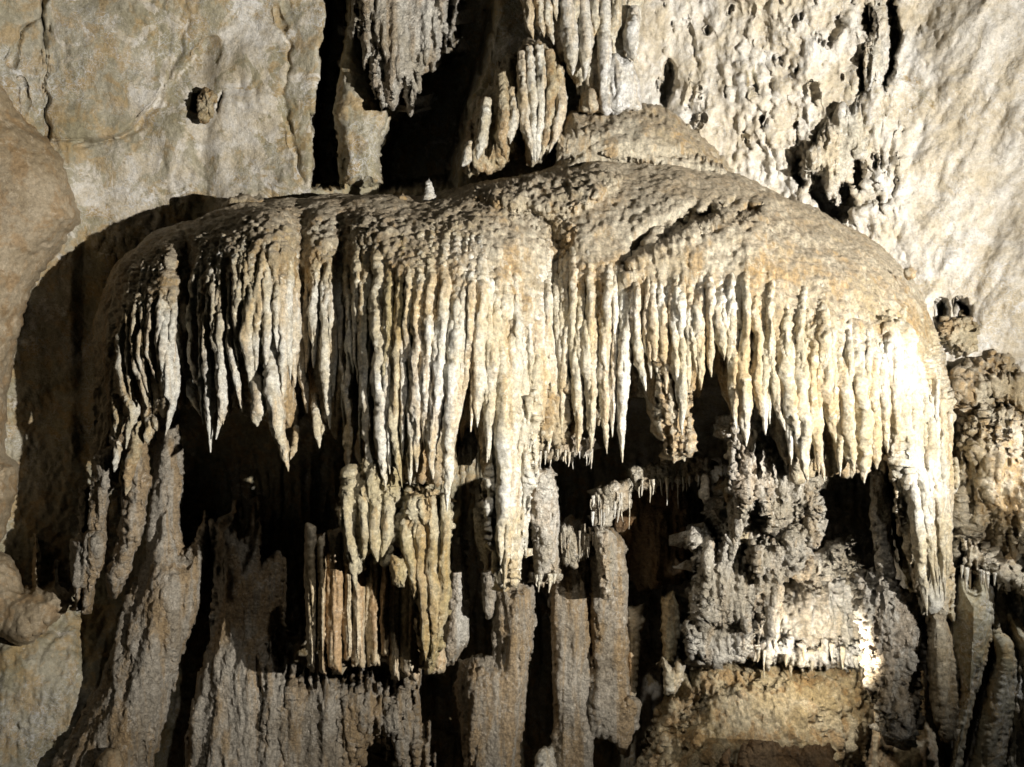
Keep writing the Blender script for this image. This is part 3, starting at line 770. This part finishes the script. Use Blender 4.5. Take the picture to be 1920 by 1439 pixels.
thing('speckled_stalactite', 'long speckled brown stalactite with a pointed yellow tip left of the dark recess', 'stalactite',
      [(204, 830), (232, 780), (275, 790), (278, 880), (284, 895), (272, 965), (262, 1015), (246, 1052), (240, 1080), (218, 1124), (205, 1112), (200, 1085), (210, 1050), (222, 1015), (228, 965), (230, 910), (234, 862)],
      8.75, .3, M_BARK, CORAL, edge=34, drip=(4, 8, 50), depth=.5, step=2.2)
for path, w in [([(222, 830), (219, 858), (214, 885)], 5), ([(262, 790), (258, 830), (246, 880), (236, 930)], 8), ([(284, 780), (280, 815), (276, 832)], 6), ([(292, 780), (295, 800), (294, 808)], 5),
                ([(218, 740), (224, 790), (221, 824)], 6)]:
    rib(path, w, M_OCHRE if w > 6 else M_RIB, 'stalactite', CAN, surf=lambda x, y: 8.5 + 0 * x, sink=.3)
thing('flow_curtain', 'broad grey brown flow curtain sweeping down to the lower left below the dark recess', 'flowstone',
      [(296, 800), (332, 780), (345, 900), (340, 980), (340, 1040), (365, 1010), (384, 960), (392, 990), (392, 1040), (375, 1135), (332, 1240), (322, 1300), (308, 1360), (290, 1420), (270, 1520), (60, 1520),
       (100, 1430), (190, 1270), (240, 1120), (270, 1050), (282, 940)], 9.4, .5, M_BARK, BARK, edge=90, drip=(5, 10, 90), depth=.7, slope=(0, -.12))
thing('flow_curtain', 'grey dripstone curtain with two upper points left of the organ pipe draperies', 'flowstone',
      [(395, 980), (430, 965), (446, 930), (450, 1010), (460, 1020), (468, 980), (485, 930), (492, 1000), (488, 1060), (520, 1030), (536, 1050), (532, 1150), (545, 1250), (530, 1300), (560, 1380), (570, 1520), (340, 1520),
       (348, 1390), (372, 1270), (398, 1190), (405, 1100), (402, 1040)], 9.35, .45, M_BARK, BARK, edge=70, drip=(6, 9, 80), depth=.7, slope=(0, -.10))
thing('ragged_wall', 'ragged dim rock wall with dark gaps below the organ pipe draperies', 'rock wall',
      [(455, 1190), (490, 1210), (515, 1180), (535, 1235), (560, 1275), (590, 1262), (625, 1248), (655, 1282), (690, 1262), (715, 1300), (738, 1288), (756, 1256), (782, 1232), (788, 1330), (800, 1380), (808, 1405), (800, 1520), (755, 1520), (750, 1440), (728, 1395), (690, 1390),
       (678, 1440), (676, 1520), (480, 1520)], 9.1, .45, M_BARK, BARK, edge=70, drip=(20, 9, 60), rough_edge=6, depth=.8)
thing('wall_nodule', 'small ochre nodule beside two dark holes on the smooth left wall', 'cave coral',
      [(372, 178), (382, 166), (396, 168), (402, 190), (398, 214), (388, 228), (378, 218), (374, 200)], 9.9, .14, M_OCHRE, KNOB, edge=14, drip=(5, 7, 20), rough_edge=4, depth=.3, step=1.8)
thing('rock_ledge', 'pale brown ledge jutting from the left wall with a dark underside', 'ledge',
      [(-60, 1010), (20, 1040), (44, 1100), (60, 1100), (64, 1000), (70, 1000), (78, 1100), (96, 1090), (104, 1050), (110, 1095), (130, 1108), (140, 1130), (90, 1178), (64, 1206), (36, 1212), (0, 1195), (-60, 1200)], 9.25, .45, M_OUT,
      ROUGH, edge=50, drip=(3, 10, 40), depth=.7, slope=(0, -.15))
thing('stalagmite', 'small rounded brown stump at the bottom edge of the picture below the flow curtain', 'stalagmite',
      [(176, 1470), (180, 1425), (200, 1404), (222, 1404), (234, 1430), (240, 1500), (170, 1520)], 8.6, .3, M_OUT, SMOOTH, edge=30, drip=(0, 1, 1), depth=.4)
thing('rock_buttress', 'smooth brown rock buttress at the left edge of the cave wall', 'rock buttress',
      [(-320, -200), (-100, -40), (0, 140), (45, 205), (92, 262), (120, 300), (142, 385), (152, 412), (128, 440), (60, 540), (30, 640), (14, 760), (10, 850), (34, 870), (30, 930), (8, 1000), (-40, 1080), (-400, 1100)], 9.75, .8, M_OUT,
      [('n', .06, .9, 1, 3), ('n', .01, .09, 1, 3)], edge=120, drip=(4, 30, 30), depth=.7, slope=(.12, 0), step=3)

# -- middle: rough columns below the canopy
thing('rough_column', 'lumpy grey column directly below the pointed stalactite in the middle of the recess', 'dripstone column',
      [(927, 1075), (962, 1092), (998, 1100), (1005, 1155), (998, 1226), (986, 1310), (974, 1400), (976, 1520), (876, 1520), (862, 1350), (850, 1288), (866, 1240), (905, 1225), (924, 1235), (922, 1155)],
      9.0, .45, M_BARK, BARK, edge=55, drip=(4, 9, 60), depth=.7)
thing('pointed_column', 'purple grey column with a pointed top just right of the yellow hanging column', 'dripstone column',
      [(864, 1000), (876, 1066), (879, 1137), (876, 1200), (850, 1248), (827, 1250), (836, 1155), (842, 1066), (853, 1045)], 8.9, .35, M_GREY, BARK, edge=28, drip=(3, 8, 50), depth=.6)
thing('stalactite', 'short tan stalactite tooth hanging left of the lumpy grey column', 'stalactite',
      [(903, 1070), (928, 1074), (930, 1120), (922, 1150), (914, 1166), (906, 1140)], 8.5, .2, M_BARK, BARK, edge=14, drip=(2, 8, 40), depth=.3, step=1.8)
thing('square_column', 'brown grainy column rising into shade in the middle of the lower recess', 'dripstone column',
      [(1030, 1000), (1062, 970), (1090, 974), (1112, 1000), (1114, 1260), (1112, 1330), (1116, 1380), (1112, 1540), (1026, 1540), (1038, 1340), (1034, 1260)], 9.2, .3, M_BARK, BARK, edge=24, drip=(5, 8, 70), depth=.6)
thing('square_column', 'brown grainy column with a ragged foot above a black gap left of the mound', 'dripstone column',
      [(1104, 1010), (1126, 990), (1150, 990), (1174, 1020), (1180, 1250), (1178, 1306), (1200, 1312), (1198, 1350), (1190, 1390), (1174, 1425), (1158, 1400), (1136, 1386), (1104, 1382), (1106, 1290)], 9.14, .3, M_BARK, CORAL, edge=24, drip=(4, 8, 60),
      depth=.6)
thing('thin_column', 'thin smooth tan column standing on the grainy column with a ragged foot', 'dripstone column',
      [(1174, 1140), (1208, 1130), (1214, 1165), (1200, 1190), (1196, 1250), (1192, 1312), (1174, 1312), (1172, 1220)], 9.3, .2, M_PIPE, SMOOTH, edge=18, drip=(3, 9, 60), depth=.5)
thing('white_crust', 'white crusted boulder at the bottom edge left of the grainy columns', 'boulder',
      [(1004, 1420), (1020, 1400), (1036, 1402), (1042, 1440), (1042, 1520), (1004, 1520)], 8.9, .25, M_WHITE, CORAL, edge=22, drip=(3, 8, 20), depth=.4)
thing('gray_stalactite', 'grainy grey stalactite with a yellow lower end right of the smooth pointed stalactite', 'stalactite',
      [(996, 880), (1038, 880), (1046, 930), (1050, 1000), (1046, 1080), (1024, 1094), (1002, 1086), (998, 1000), (992, 970)], 8.15, .32, M_GREY, CORAL, edge=26, drip=(5, 8, 60), depth=.5, step=2)
thing('gray_stalactite', 'narrow grainy grey stalactite left of the smooth pointed stalactite', 'stalactite',
      [(892, 900), (912, 925), (922, 1000), (928, 1068), (910, 1072), (902, 1040), (892, 1010), (894, 960)], 8.1, .25, M_GREY, CORAL, edge=18, drip=(5, 8, 60), depth=.4, step=2)
thing('gray_stalactite', 'small grey stalactite with a dark pit between the two larger grainy ones', 'stalactite',
      [(974, 890), (992, 890), (992, 950), (982, 962), (984, 1010), (976, 1020), (974, 960)], 8.2, .14, M_GREY, CORAL, edge=10, drip=(5, 6, 30), depth=.3, step=1.8)
thing('gray_stalactite', 'square ended grainy stalactite hanging below the soda straws in the middle', 'stalactite',
      [(1114, 985), (1150, 1000), (1152, 1060), (1148, 1122), (1126, 1122), (1120, 1070)], 8.5, .25, M_GREY, CORAL, edge=20, drip=(4, 8, 50), depth=.4, step=2)
thing('dark_slab', 'dark brown rough slab at the back of the recess behind the soda straws', 'rock slab',
      [(1150, 930), (1200, 900), (1290, 880), (1290, 1085), (1240, 1100), (1200, 1110), (1170, 1080), (1150, 1030)], 9.5, .25, M_DARK, DRIP, edge=30, drip=(8, 9, 40), depth=.6)

# -- soda straws
def straw_root(name, label, poly, Y, T=.12, mat=None):
    r = root(name, label, 'stalactite cluster', px(*np.mean(poly, 0), Y), 'clusters of soda straws')
    slab('ledge', poly, Y, T, mat or M_GREY, CORAL, edge=14, drip=(8, 7, 40), depth=.5, step=2, parent=r)
    return r
a = straw_root('straw_cluster', 'white soda straws fringing the dark slab, highest cluster in the recess', [(1180, 880), (1240, 862), (1330, 860), (1336, 884), (1300, 900), (1240, 906), (1184, 920)], 8.6)
straws(a, [(1186 + i * 7.4 + rng.uniform(-2, 2), 912 - i * .6, rng.uniform(12, 46)) for i in range(20)], 8.5, M_WHITE)
b = straw_root('straw_cluster', 'dense grey white soda straws in a slanting bunch left of the dark slab', [(1108, 960), (1122, 918), (1178, 900), (1182, 950), (1160, 960), (1140, 986), (1112, 985)], 8.6)
straws(b, [(1106 + i * 4.0 + rng.uniform(-2, 2), 972 - i * 1.4 + rng.uniform(-30, 8), rng.uniform(14, 46)) for i in range(19)], 8.45, M_WHITE)
c = straw_root('straw_cluster', 'grey soda straws with tiny knobs hanging over black shade beside the grainy stalactite', [(1050, 980), (1072, 990), (1106, 1010), (1110, 1030), (1080, 1064), (1052, 1050)], 8.7)
straws(c, [(1052 + i * 3.2 + rng.uniform(-2, 2), 1000 + rng.uniform(-12, 30), rng.uniform(14, 44)) for i in range(20)], 8.55, M_GREY)
d = straw_root('straw_cluster', 'short white soda straws under the fringe right of the broad pointed stalactite', [(1010, 838), (1040, 820), (1112, 826), (1112, 850), (1070, 856), (1030, 864)], 8.0)
straws(d, [(1014 + i * 5.8 + rng.uniform(-2, 2), 852 + rng.uniform(-8, 6), rng.uniform(10, 36)) for i in range(18)], 7.95, M_WHITE)
e = straw_root('straw_cluster', 'icy soda straws in the gap between the yellow column and the pointed stalactite', [(850, 850), (872, 800), (900, 812), (904, 850), (880, 868), (852, 866)], 8.0)
straws(e, [(850 + i * 3.6 + rng.uniform(-2, 2), 846 + rng.uniform(-12, 14), rng.uniform(14, 50)) for i in range(16)], 7.95, M_WHITE)
f = straw_root('straw_cluster', 'crooked tan straws at the foot of the grainy grey stalactite', [(1002, 1078), (1020, 1070), (1040, 1070), (1042, 1088), (1016, 1094), (1002, 1092)], 8.1)
straws(f, [(986 + i * 5 + rng.uniform(-2, 2), 1090 - i * .5, rng.uniform(6, 26)) for i in range(3, 11)], 7.95, M_RIB, 3, 5)

# -- right: coral mass, bright alcove, mound
CORM = root('coral_mass', 'grey white mass of cave coral hanging right of the dark recess with a slanting arm', 'cave coral', px(1400, 950, 8.2))
kw = dict(depth=.6, step=2.0, parent=CORM, rough_edge=9)
slab('curtain', [(1360, 800), (1400, 780), (1450, 790), (1452, 890), (1446, 940), (1440, 1000), (1420, 945), (1390, 960), (1376, 910), (1366, 860)], 7.75, .3, M_GREY, KNOB, edge=34, drip=(14, 9, 70), **kw)
slab('back_curtain', [(1440, 800), (1480, 850), (1540, 870), (1536, 960), (1520, 985), (1500, 960), (1488, 1000), (1470, 975), (1456, 1010), (1440, 980)], 8.2, .3, M_GREY, KNOB, edge=26, drip=(22, 9, 50), **kw)
slab('arm', [(1534, 955), (1542, 992), (1500, 1050), (1470, 1085), (1420, 1090), (1396, 1050), (1410, 1018), (1460, 1010), (1500, 980)], 8.2, .25, M_GREY, KNOB, edge=24, drip=(9, 9, 16), **kw)
slab('body', [(1306, 1010), (1326, 990), (1338, 1040), (1346, 960), (1372, 930), (1396, 1000), (1416, 1040), (1458, 1066), (1452, 1104), (1440, 1140), (1428, 1160), (1410, 1190), (1360, 1186), (1316, 1178), (1302, 1110)], 8.55, .4,
     M_GREY, KNOB, edge=40, drip=(20, 11, 70), **kw)
slab('fringe', [(1292, 1160), (1340, 1150), (1420, 1150), (1430, 1190), (1402, 1220), (1380, 1240), (1340, 1246), (1312, 1236), (1290, 1212)], 8.6, .3, M_GREY, KNOB, edge=26, drip=(18, 7, 60), **kw)
slab('orange_sheet', [(1356, 880), (1390, 920), (1412, 1000), (1400, 1030), (1376, 990), (1362, 940)], 8.3, .14, M_OCHRE, BARK, edge=14, drip=(6, 7, 40), **kw)
for k in range(46):
    x0 = rng.uniform(1306, 1530); y0 = rng.uniform(880, 1150)
    if x0 > 1462 and y0 > 985: continue
    l = rng.uniform(30, 90); w = rng.uniform(5, 9); Yd = 8.3 - .25 * (y0 < 960) + rng.uniform(-.1, .15)
    rib([(x0, y0), (x0 + rng.uniform(-3, 3), y0 + l * .5), (x0 + rng.uniform(-4, 4), y0 + l)], w, M_GREY, 'finger', CORM, surf=lambda x, y: Yd + 0 * x, sink=.6, sides=14)

ALC = root('bright_alcove', 'brightly lit cream alcove with a ragged dripping sill between the grey coral and coral column', 'alcove', px(1540, 1150, 8.9))
slab('back', [(1410, 1200), (1432, 1150), (1462, 1118), (1496, 1080), (1540, 1046), (1590, 1030), (1625, 1080), (1652, 1140), (1655, 1246), (1560, 1250), (1400, 1238)], 9.1, .45, M_WHITE, BUMPY, edge=95, drip=(6, 9, 40),
     rough_edge=6, depth=.5, parent=ALC)
slab('coral_rim', [(1490, 1078), (1516, 1052), (1540, 1030), (1572, 1014), (1600, 1004), (1616, 1060), (1634, 1105), (1612, 1104), (1596, 1086), (1572, 1056), (1546, 1076), (1516, 1090)], 8.6, .25, M_GREY, KNOB, edge=20, drip=(14, 8, 50), depth=.5,
     step=2.0, parent=ALC, rough_edge=8)
slab('sill', [(1394, 1196), (1430, 1206), (1470, 1196), (1520, 1208), (1580, 1204), (1634, 1220), (1632, 1246), (1600, 1250), (1560, 1240), (1520, 1252), (1480, 1238), (1440, 1244), (1400, 1226)], 8.8, .22, M_WHITE,
     [('n', .07, .09, 3, 3), ('w', .04, .06, 1.6), ('n', .02, .04, 1, 2)], edge=16, drip=(20, 7, 60), depth=.5, step=1.8, parent=ALC, rough_edge=5)
straws(ALC, [(x, 1226 + 12 * math.sin(x / 23) + rng.uniform(-8, 10), rng.uniform(8, 46)) for x in [rng.uniform(1404, 1630) for _ in range(18)]], 8.66, M_RIB, 3, 10, 'crystal')

thing('flowstone_mound', 'big ochre flowstone mound filling the lower right below the bright alcove', 'flowstone mound',
      [(1150, 1540), (1186, 1440), (1214, 1370), (1240, 1320), (1268, 1280), (1296, 1240), (1400, 1215), (1500, 1225), (1622, 1232), (1636, 1280), (1644, 1325), (1630, 1380), (1620, 1428), (1604, 1440), (1596, 1540)],
      9.3, .95, M_OCHRE, BUMPY, edge=150, drip=(7, 12, 30), rough_edge=6, depth=.7, slope=(0, -.22))
RUB = root('rubble_shelf', 'dark brown nodular shelf of rubble along the bottom edge of the ochre mound', 'rubble shelf', px(1470, 1430, 8.0))
slab('shelf', [(1352, 1425), (1364, 1404), (1372, 1440), (1386, 1430), (1398, 1400), (1430, 1386), (1470, 1398), (1520, 1400), (1556, 1396), (1572, 1440), (1580, 1530), (1340, 1530)], 7.9, .2, M_DARK, CORAL, edge=24, drip=(6, 9, 20), depth=.5, step=2.2,
     parent=RUB)
TOOTH = root('hanging_tooth', 'cream tooth shaped stalactite with olive top beside the black gap left of the mound', 'stalactite', px(1262, 1170, 8.7))
slab('upper_tooth', [(1240, 1120), (1262, 1108), (1276, 1140), (1274, 1200), (1262, 1250), (1244, 1240), (1238, 1180)], 8.85, .18, M_YEL, SMOOTH, edge=22, drip=(3, 9, 60), depth=.4, step=2, parent=TOOTH)
slab('lower_tooth', [(1242, 1230), (1262, 1256), (1270, 1234), (1282, 1245), (1278, 1276), (1264, 1300), (1246, 1300)], 8.72, .14, M_RIB, SMOOTH, edge=14, drip=(2, 8, 50), depth=.4, step=1.8, parent=TOOTH)

thing('coral_column', 'dark grey lumpy coral column with a sunlit looking lower edge right of the alcove', 'cave coral',
      [(1604, 1080), (1640, 1070), (1664, 1068), (1690, 1100), (1726, 1142), (1740, 1185), (1726, 1244), (1716, 1290), (1724, 1352), (1700, 1388), (1694, 1398), (1660, 1370), (1638, 1310), (1622, 1214), (1610, 1140)], 8.05, .35, M_GREY, KNOB,
      edge=50, drip=(9, 9, 50), rough_edge=7, depth=.15, step=2.2)
thing('coral_strip', 'pale thin coral strip hanging from the fringe beside the black shadow on the right', 'cave coral',
      [(1638, 880), (1662, 876), (1668, 940), (1674, 1000), (1674, 1085), (1645, 1085), (1640, 1010), (1630, 960)], 7.95, .2, M_GREY, CORAL, edge=18, drip=(5, 8, 60), depth=.4, step=2)
thing('olive_sheet', 'olive shaded back sheet with white specks behind the right pillar curtain', 'flowstone',
      [(1660, 870), (1700, 860), (1740, 1000), (1760, 1100), (1745, 1150), (1716, 1140), (1690, 1060), (1672, 980)], 8.3, .2, M_YEL, CORAL, edge=30, drip=(4, 9, 60), depth=.5)
thing('lower_stalactite', 'tan grainy stalactite continuing below the tip of the right pillar curtain', 'stalactite',
      [(1740, 1140), (1775, 1160), (1786, 1200), (1790, 1260), (1800, 1330), (1794, 1390), (1768, 1390), (1752, 1345), (1742, 1240)], 7.75, .25, M_FLOW, BARK, edge=26, drip=(4, 8, 60), depth=.4, step=2)
thing('smooth_flow', 'smooth tan flow at the bottom between the mound and the tan stalactite', 'flowstone',
      [(1640, 1330), (1680, 1400), (1720, 1380), (1730, 1240), (1750, 1350), (1770, 1400), (1790, 1540), (1600, 1540), (1622, 1440), (1636, 1370)], 8.6, .35, M_PIPE, SMOOTH, edge=60, drip=(2, 12, 60), depth=.5)
g_ = 'smooth white columns at the lower right'
thing('smooth_column', 'bluish white smooth column right below the boulder with a dark hollow at its top', 'dripstone column',
      [(1786, 1140), (1800, 1080), (1824, 1100), (1838, 1070), (1862, 1100), (1866, 1160), (1856, 1240), (1836, 1300), (1812, 1380), (1790, 1540), (1760, 1540), (1786, 1400), (1802, 1300), (1790, 1220)], 8.5, .5, M_WALL, SMOOTH, g_, edge=60, drip=(3, 14, 80), depth=.6)
thing('smooth_column', 'grey smooth column near the right edge with a round black hole beside it', 'dripstone column',
      [(1860, 1120), (1876, 1180), (1900, 1200), (1912, 1240), (1906, 1330), (1890, 1400), (1880, 1540), (1800, 1540), (1824, 1400), (1846, 1310), (1864, 1230)], 8.6, .4, M_WALL, SMOOTH, g_, edge=44, drip=(3, 14, 80), depth=.6)
thing('smooth_column', 'pale column cut by the right edge of the picture', 'dripstone column',
      [(1884, 1130), (1930, 1180), (2000, 1210), (2000, 1540), (1900, 1540), (1912, 1400), (1916, 1240), (1892, 1190)], 8.7, .4, M_WALL, SMOOTH, g_, edge=44, drip=(3, 14, 80), depth=.6)
BLD = root('flowstone_boulder', 'rounded tan flowstone boulder in two tiers behind the right end of the canopy', 'flowstone boulder', px(1860, 900, 8.3))
slab('upper_tier', [(1776, 720), (1796, 690), (1826, 668), (1870, 664), (1940, 690), (2060, 700), (2060, 790), (1940, 800), (1860, 770), (1800, 790), (1782, 760)], 8.7, .6, M_FLOW, BUMPY, edge=110, drip=(10, 12, 60), rough_edge=7, depth=.8, parent=BLD)
slab('dome', [(1782, 800), (1796, 750), (1840, 735), (1900, 760), (1940, 800), (2060, 830), (2060, 1060), (1930, 1040), (1890, 1052), (1870, 1030), (1830, 1010), (1800, 1000), (1786, 930)], 8.6, .8, M_FLOW, BUMPY, edge=150, drip=(14, 10, 60), rough_edge=7, depth=.8, parent=BLD)
slab('lower_skirt', [(1786, 990), (1830, 1000), (1872, 1020), (1900, 1060), (1920, 1080), (1990, 1090), (1990, 1140), (1920, 1120), (1890, 1110), (1862, 1080), (1820, 1076), (1790, 1070)], 8.5, .4, M_FLOW, BUMPY, edge=40, drip=(16, 8, 50), rough_edge=7, depth=.6, parent=BLD)
straws(BLD, [(1800 + i * 9 + rng.uniform(-3, 3), 1070 + i * 2, rng.uniform(12, 46)) for i in range(10)], 8.15, M_RIB, 3, 6, 'stalactite')
slab('fringe', [(1860, 705), (1960, 700), (1960, 760), (1930, 770), (1890, 752), (1864, 745)], 8.3, .12, M_FLOW, DRIP, edge=16, drip=(9, 8, 50), depth=.3, step=2, parent=BLD)
thing('brown_nodules', 'crumbly brown nodules in the hollow between canopy and right wall', 'cave coral',
      [(1762, 612), (1790, 596), (1826, 600), (1836, 630), (1812, 665), (1780, 670)], 8.8, .22, M_OCHRE, KNOB, edge=24, drip=(10, 8, 20), rough_edge=14, depth=.3)

# ------------------------------------------------------------------ formations above the canopy
thing('rock_fin', 'hanging grey rock fin with jagged lower points between the two black fissures', 'rock fin',
      [(668, -120), (842, -120), (846, 60), (830, 90), (812, 120), (790, 150), (774, 190), (760, 206), (752, 170), (742, 195), (722, 200), (708, 165), (690, 110), (672, 60)], 9.7, .4, M_GREY, DRIP, edge=50, drip=(20, 12, 60), rough_edge=6, depth=.9)
thing('rock_strip', 'pale strip of wall standing between the narrow fissure and the wide black hollow', 'rock wall',
      [(655, -120), (672, 40), (690, 110), (704, 150), (712, 200), (728, 190), (735, 200), (722, 240), (712, 280), (716, 345), (690, 352), (640, 352), (630, 250), (626, 200), (640, 110), (648, 40)], 10.2, .35, M_WALL, ROUGH, edge=26, drip=(3, 9, 60), depth=1.2)
MND = root('flowstone_mound', 'tan rounded flowstone mound on top of the canopy with a scalloped rim', 'flowstone mound', px(1200, 300, 9.3))
slab('mound', [(1042, 300), (1052, 240), (1072, 208), (1100, 214), (1150, 200), (1190, 194), (1228, 196), (1268, 214), (1310, 248), (1345, 285), (1376, 326), (1372, 350), (1040, 340)], 9.5, .75, M_FLOW, SCALLOP, edge=100, drip=(3, 10, 20), depth=.6, parent=MND)
slab('rim', [(1150, 262), (1200, 272), (1260, 284), (1310, 292), (1350, 310), (1368, 330), (1300, 330), (1200, 312), (1130, 300), (1110, 288)], 9.0, .22, M_FLOW, SCALLOP, edge=22, drip=(7, 8, 40), depth=.4, step=2, parent=MND)
slab('rim', [(1046, 256), (1080, 240), (1130, 250), (1160, 260), (1140, 290), (1090, 296), (1044, 300)], 9.05, .2, M_FLOW, SCALLOP, edge=22, drip=(7, 8, 40), depth=.4, step=2, parent=MND)

FC = root('flowstone_column', 'brown and white column of draped flowstone standing left of the mound above the canopy', 'dripstone column', px(980, 200, 9.2))
slab('head', [(972, 100), (985, 78), (1010, 76), (1036, 92), (1056, 130), (1064, 170), (1060, 230), (1040, 280), (1010, 310), (990, 310), (978, 240), (970, 160)], 9.3, .4, M_FLOW, DRIP, edge=40, drip=(4, 9, 80), depth=.7, parent=FC)
slab('shoulder', [(920, 150), (940, 108), (968, 100), (982, 150), (984, 220), (980, 290), (940, 320), (880, 330), (862, 300), (880, 240), (898, 190)], 9.5, .35, M_OCHRE, DRIP, edge=40, drip=(6, 9, 70), depth=.7, parent=FC)
up = lambda x, y: 9.0 + 0 * x
for path, w in [([(978, 100), (980, 160), (985, 230), (1000, 300)], 9), ([(992, 90), (996, 160), (1000, 230), (1004, 306)], 9), ([(1012, 90), (1016, 160), (1012, 230), (1008, 300)], 9),
                ([(1030, 100), (1034, 160), (1030, 220), (1018, 290)], 10), ([(1048, 130), (1052, 180), (1046, 240), (1030, 286)], 9), ([(940, 140), (948, 200), (940, 260), (950, 300)], 10),
                ([(958, 170), (964, 220), (956, 270)], 9), ([(912, 190), (906, 240), (896, 300)], 9), ([(884, 270), (872, 300), (866, 312)], 7)]:
    rib(path, w, M_OCHRE if w > 9 else M_RIB, 'rib', FC, surf=up, sink=.3)
TD = root('hanging_drapery', 'white and orange fluted draperies hanging from the top edge above the mound', 'drapery', px(1090, 0, 9.2))
slab('sheet', [(975, -160), (1205, -160), (1198, 60), (1190, 140), (1180, 195), (1150, 205), (1100, 200), (1075, 150), (1060, 130), (1040, 90), (1010, 60), (985, 40)], 9.45, .3, M_RIB, DRIP, edge=40, drip=(8, 9, 90), depth=.7, parent=TD)
for path, w in [([(985, -60), (988, 0), (992, 50), (1000, 74)], 8), ([(1004, -60), (1008, 0), (1014, 40), (1020, 70)], 8), ([(1022, -60), (1026, 10), (1032, 60), (1038, 84)], 7), ([(1040, -60), (1042, 0), (1044, 40)], 6),
                ([(1058, -60), (1062, 20), (1068, 90), (1074, 141)], 14), ([(1080, -60), (1080, 20), (1082, 60)], 8), ([(1096, -60), (1096, 40), (1098, 100), (1096, 152)], 12), ([(1114, -60), (1116, 30), (1112, 80)], 9),
                ([(1132, -60), (1134, 40), (1134, 120), (1126, 180)], 12), ([(1152, -60), (1152, 40), (1150, 90)], 9), ([(1186, 20), (1184, 70), (1190, 110), (1196, 118)], 12)]:
    rib(path, w, M_WHITE if w > 11 else M_RIB, 'stalactite', TD, surf=lambda x, y: 9.1 + 0 * x, sink=.3)
SD = root('small_flowstone_dome', 'white fluted little dome on the wall right above the tan mound', 'flowstone', px(1150, 130, 9.2))
slab('dome', [(1122, 205), (1124, 140), (1136, 108), (1160, 100), (1184, 112), (1200, 150), (1206, 205), (1190, 212), (1130, 214)], 9.3, .4, M_WHITE, DRIP, edge=40, drip=(3, 8, 50), depth=.5, step=2, parent=SD)
slab('shoulder', [(1084, 205), (1088, 175), (1106, 160), (1124, 168), (1132, 212), (1110, 216), (1086, 212)], 9.25, .3, M_FLOW, DRIP, edge=24, drip=(3, 8, 40), depth=.4, step=2, parent=SD)

thing('drip_curtain', 'dripping pale curtain on the right wall ending in points over a black hollow', 'drapery',
      [(1570, 200), (1610, 180), (1656, 178), (1662, 230), (1650, 290), (1640, 316), (1632, 290), (1616, 300), (1600, 280), (1590, 330), (1576, 360), (1570, 384), (1558, 370), (1540, 330), (1526, 318), (1510, 330), (1505, 300), (1540, 250)],
      9.25, .28, M_WHITE, DRIP, edge=40, drip=(12, 10, 70), rough_edge=4, depth=.45, step=2.2)
thing('drip_curtain', 'narrow dripping curtain beside the tall black crack high on the right wall', 'drapery',
      [(1620, -60), (1660, -60), (1664, 60), (1660, 120), (1650, 165), (1640, 160), (1628, 170), (1618, 140), (1614, 80), (1636, 60), (1630, 20)], 9.1, .25, M_WHITE, DRIP, edge=24, drip=(7, 8, 70), depth=.4, step=2.2)

tag(tube('stalagmite', [px(806, 392, 8.85), px(806, 370, 8.85), px(804, 354, 8.85), px(804, 342, 8.85), px(805, 334, 8.85)], [.085, .075, .042, .040, .022], M_WHITE,
         spec=[('n', .012, .03, 1, 2)], sides=18, seg=.006, tip=False, lump=.15, lumplen=.05), 'tiny white knobbly stalagmite standing on top of the canopy', 'stalagmite')
tag(tube('stalagmite', [px(755, 388, 8.9), px(755, 374, 8.9), px(755, 360, 8.9)], [.055, .05, .025], M_FLOW,
         spec=[('n', .012, .03, 1, 2)], sides=16, seg=.006, tip=False), 'low tan nub left of the tiny white stalagmite', 'stalagmite')
tag(tube('pebble', [px(1706, 520, 7.9), px(1706, 510, 7.85), px(1707, 496, 7.85)], [.05, .06, .02], M_FLOW, spec=[('n', .02, .04, 1, 2)], sides=16, seg=.006, tip=False),
    'small round knob on the right shoulder of the canopy', 'stone')
thing('coral_heap', 'low heap of yellow coral lying on the top left of the canopy', 'cave coral',
      [(412, 392), (430, 372), (456, 366), (480, 370), (498, 378), (480, 392), (430, 400)], 9.4, .25, M_FLOW, CORAL, edge=14, drip=(2, 8, 10), depth=.3, step=2)
